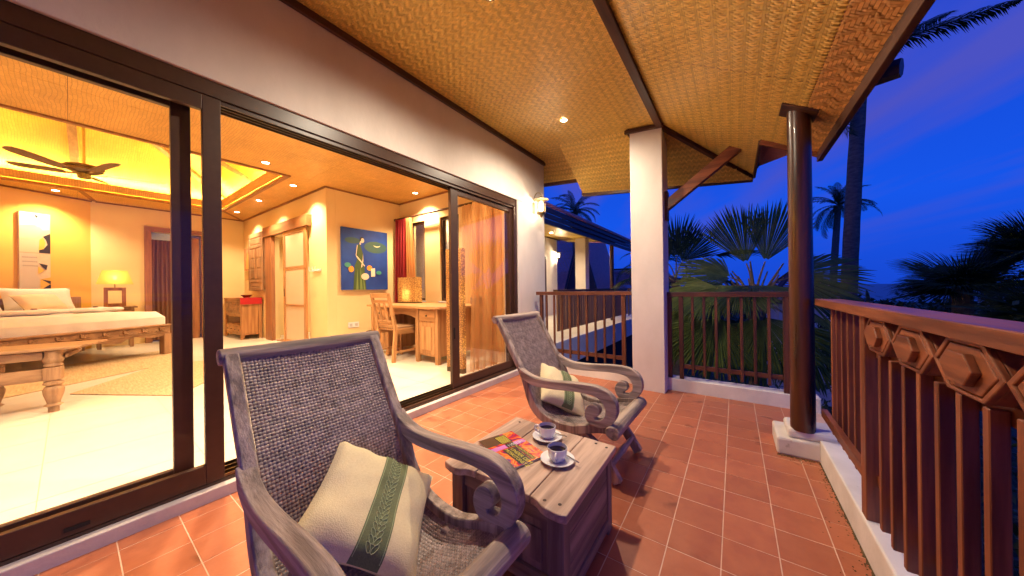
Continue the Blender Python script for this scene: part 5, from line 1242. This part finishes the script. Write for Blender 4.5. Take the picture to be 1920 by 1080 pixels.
# ------------------------------------------------------------------ palms
def fan_mesh(name, seed, nseg=38, spread=2.55, split=.62, droop=.25, mat=M_leaf):
    rr = random.Random(seed); mb = MB()
    for k in range(nseg):
        a0 = -spread / 2 + spread * k / nseg; a1 = a0 + spread / nseg; am = (a0 + a1) / 2
        Lk = 1.0 * (1 - .18 * abs(am / (spread / 2)) ** 2) * rr.uniform(.93, 1.04)
        mb.tone = rr.uniform(.25, .8); tw = rr.uniform(-.03, .03); dr = droop * rr.uniform(.7, 1.4)
        prev = None
        for q in range(7):
            r = [.05, .25, .45, split, .78, .9, 1.0][q] * Lk
            half = (a1 - a0) / 2 * (1 if q <= 3 else max(.04, (1 - r / Lk) / (1 - split)))
            z = -dr * (max(0, r - .35)) ** 2
            w = r * half; pl = min(.5 * w, .02)
            c = Vector((r * cos(am + tw * (q / 6)), r * sin(am + tw * (q / 6)), z)); t_ = Vector((-sin(am), cos(am), 0))
            ids = [mb.pt(c - t_ * w + Vector((0, 0, -pl))), mb.pt(c + Vector((0, 0, pl))), mb.pt(c + t_ * w + Vector((0, 0, -pl)))]
            if prev: mb.face((prev[0], prev[1], ids[1], ids[0])); mb.face((prev[1], prev[2], ids[2], ids[1]))
            prev = ids
    return mb.mesh(name, mat)
FM = [fan_mesh('fan_leaf', s, nseg=46, split=.80, droop=d, spread=sp) for s, d, sp in ((1, .15, 1.35), (2, .45, 2.6), (3, .6, 2.3))]
FMD = [fan_mesh('fan_leaf', s, droop=d, spread=sp, mat=M_leafdk) for s, d, sp in ((1, .2, 2.0), (2, .5, 2.6), (3, .7, 2.3))]
def fan_leaf(par, hub, d, nrm, size, mesh):
    d = Vector(d).normalized(); nrm = Vector(nrm); y = nrm.cross(d).normalized(); z = d.cross(y)
    M = Matrix((d * size, y * size, z * size)).transposed().to_4x4(); M.translation = Vector(hub)
    o = bpy.data.objects.new('fan_leaf', mesh); COL.objects.link(o); o.parent = par; o.matrix_parent_inverse = origin(par).inverted(); o.matrix_basis = M
def fan_palm(label, base, top, leaves, rnd=0, meshes=FM, trunk_r=.09, seed=1, rs=.75):
    rr = random.Random(seed); t = thing('fan_palm', label, 'palm', base, group='fan palms beyond the railing')
    b, tp = Vector(base), Vector(top)
    part(MB().tube([b, b.lerp(tp, .5), tp], [trunk_r * 1.2, trunk_r, trunk_r * .9], 12), 'trunk', M_bark, t, smooth=50)
    L = list(leaves)
    for k in range(rnd):
        az = k * 2.4 + rr.uniform(-.3, .3); el_ = rr.uniform(-.5, .9)
        d = Vector((cos(az) * cos(el_), sin(az) * cos(el_), sin(el_))); hub = tp + d * rr.uniform(.5, .85) * rs * 1.3 + Vector((0, 0, .05))
        L.append((hub, d + Vector((0, 0, -.35)), (0, 0, 1), rr.uniform(.8, 1.1) * rs, rr.choice((1, 2))))
    for hub, d, nrm, size, mi in L:
        hub = Vector(hub); mid = tp.lerp(hub, .5) + Vector((0, 0, .06))
        part(MB().tube(crom([tp + Vector((rr.uniform(-.05, .05), rr.uniform(-.05, .05), -.15)), mid, hub], 4), [.022, .02, .018, .016, .014, .013, .012, .010, .009], 6), 'petiole', M_stem, t)
        fan_leaf(t, hub, d, nrm, size, meshes[mi])
    return t
fan_palm('large fan palm with tall upright leaves between the column and the round post', (.27, 6.3, -3.4), (.27, 6.3, .95), [
    ((.16, 6.25, 1.50), (-.22, .05, 1), (.1, -1, .1), 1.02, 0), ((.40, 6.3, 1.52), (.25, .0, 1), (-.1, -1, .1), .98, 0),
    ((-.05, 6.15, 1.28), (-1, -.1, .42), (.3, -.5, .8), .85, 1), ((.66, 6.2, 1.25), (1, -.1, .25), (-.2, -.6, .8), .85, 1), ((.8, 6.5, 1.0), (1, .1, -.05), (0, -.6, .8), .9, 2), ((-.25, 6.4, 1.05), (-1, .1, .0), (0, -.5, .8), .8, 2),
    ((-.20, 5.55, 1.12), (-.9, -.45, -.32), (.0, -.6, .8), .78, 1), ((.10, 5.5, 1.14), (-.25, -.75, -.45), (0, -.7, .7), .62, 1),
    ((-.20, 5.45, .68), (-.1, -.25, -1), (0, -1, .3), .95, 1), ((.30, 5.45, .72), (.08, -.22, -1), (0, -1, .25), .95, 1), ((-.55, 5.6, .75), (-.5, -.25, -1), (.1, -1, .3), .9, 2), ((.72, 5.7, .55), (.45, -.2, -1), (-.1, -1, .3), .9, 2)], 3, FM, .10, 4)
fp = bpy.data.objects['fan_palm']; rr = random.Random(41)
for k in range(16):                          # old leaf stalks and dry stubs round the crown
    a = k * 2.4; d = Vector((cos(a), sin(a) * .8, rr.uniform(.9, 2.6))).normalized(); b0 = Vector((.27 + .07 * cos(a), 6.3 + .07 * sin(a), .62 + .02 * k))
    part(MB().tube(crom([b0, b0 + d * .25 + Vector((0, 0, .05)), b0 + d * rr.uniform(.4, .75)], 3), [.026, .024, .021, .018, .015, .012, .010], 6), 'petiole', M_stem, fp)
    if k % 2: part(MB().tube([b0 + d * .3, b0 + d * .36 + Vector((.03, -.02, -.07)), b0 + d * .36 + Vector((.05, -.03, -.17))], [.03, .045, .012], 6, .5), 'dry_sheath', surf('dry_palm_sheath', (.16, .10, .03), (.30, .20, .07), .9, 12), fp)
fan_palm('darker fan palm farther back beside the white column', (-1.22, 9.0, -3.4), (-1.22, 9.0, 1.35), [
    ((-1.20, 9, 1.9), (-.1, 0, 1), (0, -1, .1), 1.15, 0), ((-1.05, 9, 1.8), (.5, 0, 1), (0, -1, .1), 1.05, 0), ((-1.4, 9, 1.75), (-.7, 0, .8), (0, -1, .2), 1.0, 0)], 11, FMD, .12, 9, .95)

def frond_mesh(name, seed, n=46, L=2.6, lw=.5, bend=1.0, mat=M_leafdk, lift=.5):
    rr = random.Random(seed); mb = MB(); P = []
    for q in range(n + 1):
        f = q / n; a = lift - bend * f ** 1.3; 
        if q == 0: c = Vector((0, 0, 0))
        else: c = c + Vector((cos(a), 0, sin(a))) * (L / n)
        P.append(c.copy())
    mb.tone = .4
    mb.tube(P[::4] + [P[-1]], [.028 * (1 - .85 * i / (len(P[::4]))) for i in range(len(P[::4]) + 1)], 5)
    for q in range(4, n + 1):
        f = q / n; d = (P[q] - P[q - 1]).normalized(); u = Vector((-d.z, 0, d.x))
        ll = lw * (sin(pi * min(1, .12 + f * .9)) ** .6) * rr.uniform(.85, 1.1)
        for sg in (-1, 1):
            mb.tone = rr.uniform(.2, .85)
            dirv = (d * .75 + Vector((0, sg, 0)) * .8 + u * rr.uniform(-.05, .2)).normalized()
            p0 = P[q]; p1 = p0 + dirv * ll * .5 + Vector((0, 0, -.06 * ll)); p2 = p0 + dirv * ll * .92 + Vector((0, 0, -.36 * ll * rr.uniform(.7, 1.3)))
            w = d * .021
            a_, b_, c_, e_, g_ = mb.pt(p0 - w * .6), mb.pt(p0 + w * .6), mb.pt(p1 + w), mb.pt(p1 - w), mb.pt(p2)
            mb.face((a_, b_, c_, e_)); mb.face((e_, c_, g_))
    return mb.mesh(name, mat)
CF = [frond_mesh('frond', s, bend=b, lift=l) for s, b, l in ((1, 1.5, .9), (2, 1.9, .5), (3, 1.3, 1.2), (4, 1.6, .0))]
CF.append(frond_mesh('frond', 9, n=84, bend=.12, lift=.10, lw=.62))
def coconut(label, base, top, nf, size, seed, r=.14, extra=(), back=False):
    rr = random.Random(seed); t = thing('coconut_palm', label, 'palm', base, group='coconut palms on the skyline')
    b, tp = Vector(base), Vector(top); k = 26
    mid = b.lerp(tp, .5) + Vector((rr.uniform(-.12, .12), 0, 0))
    path = crom([b, mid, tp], k // 2)
    part(MB().tube(path, [r * (1.25 - .4 * i / len(path)) * (1 + .04 * (i % 2)) for i in range(len(path))], 14), 'trunk', M_bark, t, smooth=50)
    mb = MB()
    for j in range(6): mb.lathe([(.02, -.11), (.10, -.05), (.11, 0), (.07, .09), (.01, .12)], 8, tp + Vector((.16 * cos(j), .16 * sin(j), -.12)))
    part(mb, 'coconuts', plain('coconut_husk', (.05, .045, .02), .7), t, smooth=60)
    dirs = [(j * 2.399 + rr.uniform(-.2, .2), rr.uniform(-.9, .6), rr.uniform(.75, 1.1)) for j in range(nf + 8)]
    if back: dirs = [d for d in dirs if cos(d[0]) < -.25]
    for az, el_, s_ in dirs + list(extra):
        o = bpy.data.objects.new('frond', CF[4] if (az, el_, s_) in extra else CF[rr.randrange(4)]); COL.objects.link(o); o.parent = t; o.matrix_parent_inverse = origin(t).inverted()
        o.matrix_basis = Matrix.Translation(tp) @ Matrix.Rotation(az, 4, 'Z') @ Matrix.Rotation(-el_, 4, 'Y') @ Matrix.Scale(size * s_, 4)
    return t
coconut('tall coconut palm trunk rising behind the eave beside the round post', (1.96, 9.9, -3.4), (2.30, 9.9, 6.1), 18, .80, 3, .125, extra=((-.05, -.02, .95), (.5, .35, .9), (2.6, .3, .9)), back=True)
coconut('small distant coconut palm behind the tall trunk', (5.9, 33, -3.4), (6.35, 33, 7.0), 20, 1.0, 8, .2)
coconut('coconut palm above the red eave of the neighbouring villa', (-8.4, 19, -3.4), (-8.4, 19, 6.1), 18, .85, 12, .16)
coconut('coconut palm between neighbouring roof and white column', (-3.4, 17, -3.4), (-3.3, 17, 2.4), 16, .9, 21, .16)
coconut('coconut palm behind the neighbouring villa, left of the far roofs', (-8.3, 21, -3.4), (-8.25, 21, 2.9), 14, .8, 22, .16)

# spiky palms and bushes at the right
SF = [fan_mesh('frond', s, nseg=30, spread=sp, split=.22, droop=d, mat=M_leafdk) for s, d, sp in ((11, .25, 2.6), (12, .5, 2.9), (13, .15, 2.3))]
def spiky(label, base, top, nf, size, seed, elr=(-.3, 1.2)):
    rr = random.Random(seed); t = thing('date_palm', label, 'palm', base, group='spiky palms in the garden'); tp = Vector(top)
    part(MB().tube([Vector(base), Vector(base).lerp(tp, .6), tp], [.12, .10, .09], 10), 'trunk', M_bark, t)
    for j in range(nf):
        o = bpy.data.objects.new('frond', SF[rr.randrange(3)]); COL.objects.link(o); o.parent = t; o.matrix_parent_inverse = origin(t).inverted()
        o.matrix_basis = Matrix.Translation(tp) @ Matrix.Rotation(j * 2.399, 4, 'Z') @ Matrix.Rotation(-rr.uniform(*elr), 4, 'Y') @ Matrix.Rotation(rr.uniform(-.5, .5), 4, 'X') @ Matrix.Translation((size * .18, 0, 0)) @ Matrix.Scale(size * rr.uniform(.75, 1.05), 4)
spiky('round spiky palm crown over the carved railing', (2.55, 7.0, -3.4), (2.52, 7.0, 1.10), 34, .62, 5)
spiky('taller spiky palm cut by the picture edge, over the carved railing', (3.12, 7.0, -3.4), (3.10, 7.0, 1.50), 34, .60, 6)
spiky('low spiky palm beneath the taller one by the carved railing', (2.85, 6.2, -3.4), (2.80, 6.2, .75), 30, .6, 7)
def bush(label, c, rx, ry, rz_, n, leaf_, seed, mat=M_bush, nm='shrub', zr_=None):
    rr = random.Random(seed); t = thing(nm, label, 'shrub', (c[0], c[1], -3.4), group='shrubs in the garden')
    part(MB().tube([(c[0], c[1], -3.4), (c[0], c[1], c[2])], [.07, .04], 7), 'stem', M_bark, t)
    for k in range(5):
        a = k * 1.26; part(MB().tube([(c[0], c[1], c[2] - rz_ * .6), (c[0] + rx * .6 * cos(a), c[1] + ry * .6 * sin(a), c[2] + rz_ * .4)], [.03, .012], 5), 'branch', M_bark, t)
    mb = MB(); cl = [Vector((rr.gauss(0, .5), rr.gauss(0, .5), rr.gauss(0, .5))) for _ in range(16)]
    for k in range(n):
        q = cl[k % 16] + Vector((rr.gauss(0, .22), rr.gauss(0, .22), rr.gauss(0, .22)))
        if q.length > 1.1: q = q.normalized() * rr.uniform(.9, 1.15)
        pc_ = Vector(c) + Vector((q.x * rx, q.y * ry, q.z * rz_)); s_ = leaf_ * rr.uniform(.6, 1.3)
        d = Vector((rr.uniform(-1, 1), rr.uniform(-1, 1), rr.uniform(-.7, .5))).normalized(); sd = d.cross(Vector((rr.uniform(-1, 1), rr.uniform(-1, 1), 1))).normalized()
        mb.tone = rr.uniform(.1, .9)
        i = [mb.pt(pc_), mb.pt(pc_ + d * s_ * .5 + sd * s_ * .22), mb.pt(pc_ + d * s_), mb.pt(pc_ + d * s_ * .5 - sd * s_ * .22)]; mb.face(i)
    tag(part(mb, 'foliage', mat, t), kind='stuff')
bush('dense shrub with yellowish leaves right behind the carved railing', (2.75, 5.4, .25), .7, .7, .75, 3200, .085, 31)
bush('dark shrub behind the carved railing, left of the spiky palms', (2.1, 7.6, .45), .85, .8, .55, 2600, .10, 32)
bush('dark shrub at the end of the carved railing behind the round post', (1.55, 6.6, .1), .7, .7, .6, 2400, .11, 33, M_leafdk)
bush('wide dark tree canopy at the picture edge beyond the spiky palms', (4.9, 9.5, .6), 1.4, 1.2, .9, 3600, .12, 34, M_leafdk)
bush('low shrub under the fan palm between column and round post', (-.25, 5.7, -1.1), .9, .7, .8, 3000, .10, 35)
bush('low shrub with small leaves beneath the round post', (.75, 5.6, -1.3), .8, .7, .8, 2600, .09, 36)
bush('dark shrub beside the neighbouring villa', (-1.3, 6.6, -2.2), .9, .9, .9, 2600, .11, 37, M_leafdk)
# banana-like plant
t = thing('banana_plant', 'broad leaved plant sticking up in front of the sea', 'plant', (2.0, 8.4, -3.4)); p = tb(t)
p(MB().tube([(2.0, 8.4, -3.4), (2.0, 8.4, .6)], [.07, .05], 8), 'stem', M_stem)
for k, (dx, dy, up_) in enumerate(((-.05, 0, 1.0), (.35, -.1, .7), (-.4, .1, .6), (.1, -.4, .55))):
    d = Vector((dx, dy, up_)); sd = Vector((-d.y, d.x, 0)) if Vector((d.x, d.y, 0)).length < .05 else Vector((0, 0, 1)).cross(d); sd = (sd if sd.length > .01 else Vector((1, 0, 0))).normalized()
    p(MB().grid(lambda u, v: Vector((2.0, 8.4, .55)) + d * (u * .72) - Vector((0, 0, .25 * u * u)) + sd * ((v - .5) * .26 * sin(pi * min(1, .05 + u * .97)) ** .7) + Vector((0, 0, .05 * abs(v - .5))), 10, 4), 'broad_leaf', M_leafdk)
# ground cover
mb = MB(); rr = random.Random(77)
for k in range(9000):
    x, y = rr.uniform(-4, 6), rr.uniform(4.6, 15); z = -3.45 + rr.random() ** 2 * 1.1
    d = Vector((rr.uniform(-1, 1), rr.uniform(-1, 1), rr.uniform(.1, 1))).normalized(); s_ = rr.uniform(.12, .3); sd = d.cross(Vector((0, 0, 1))).normalized(); mb.tone = rr.uniform(.1, .9); c = Vector((x, y, z))
    mb.face([mb.pt(c), mb.pt(c + d * s_ * .5 + sd * s_ * .2), mb.pt(c + d * s_), mb.pt(c + d * s_ * .5 - sd * s_ * .2)])
tag(mb.build('undergrowth', M_bush), 'leafy undergrowth covering the garden below the balcony', 'undergrowth', kind='stuff')
# distant tree line down to the shore
mb = MB()
for k in range(16000):
    a = rr.uniform(-1.3, 1.4); dist = rr.uniform(30, 80); x, y = dist * sin(a * .9), dist * cos(a * .9)
    h = 2.2 + 1.6 * noise.noise((x * .11, y * .11, 0)); z = -3.4 + rr.random() * h
    d = Vector((rr.uniform(-1, 1), rr.uniform(-1, 1), rr.uniform(-.5, 1))).normalized(); s_ = rr.uniform(.5, 1.1); sd = d.cross(Vector((0, .3, 1))).normalized(); mb.tone = rr.uniform(.1, .8); c = Vector((x, y, z))
    mb.face([mb.pt(c), mb.pt(c + d * s_ * .5 + sd * s_ * .3), mb.pt(c + d * s_), mb.pt(c + d * s_ * .5 - sd * s_ * .3)])
tag(mb.build('treeline', M_leafdk), 'dark low tree line along the shore', 'trees', kind='stuff')
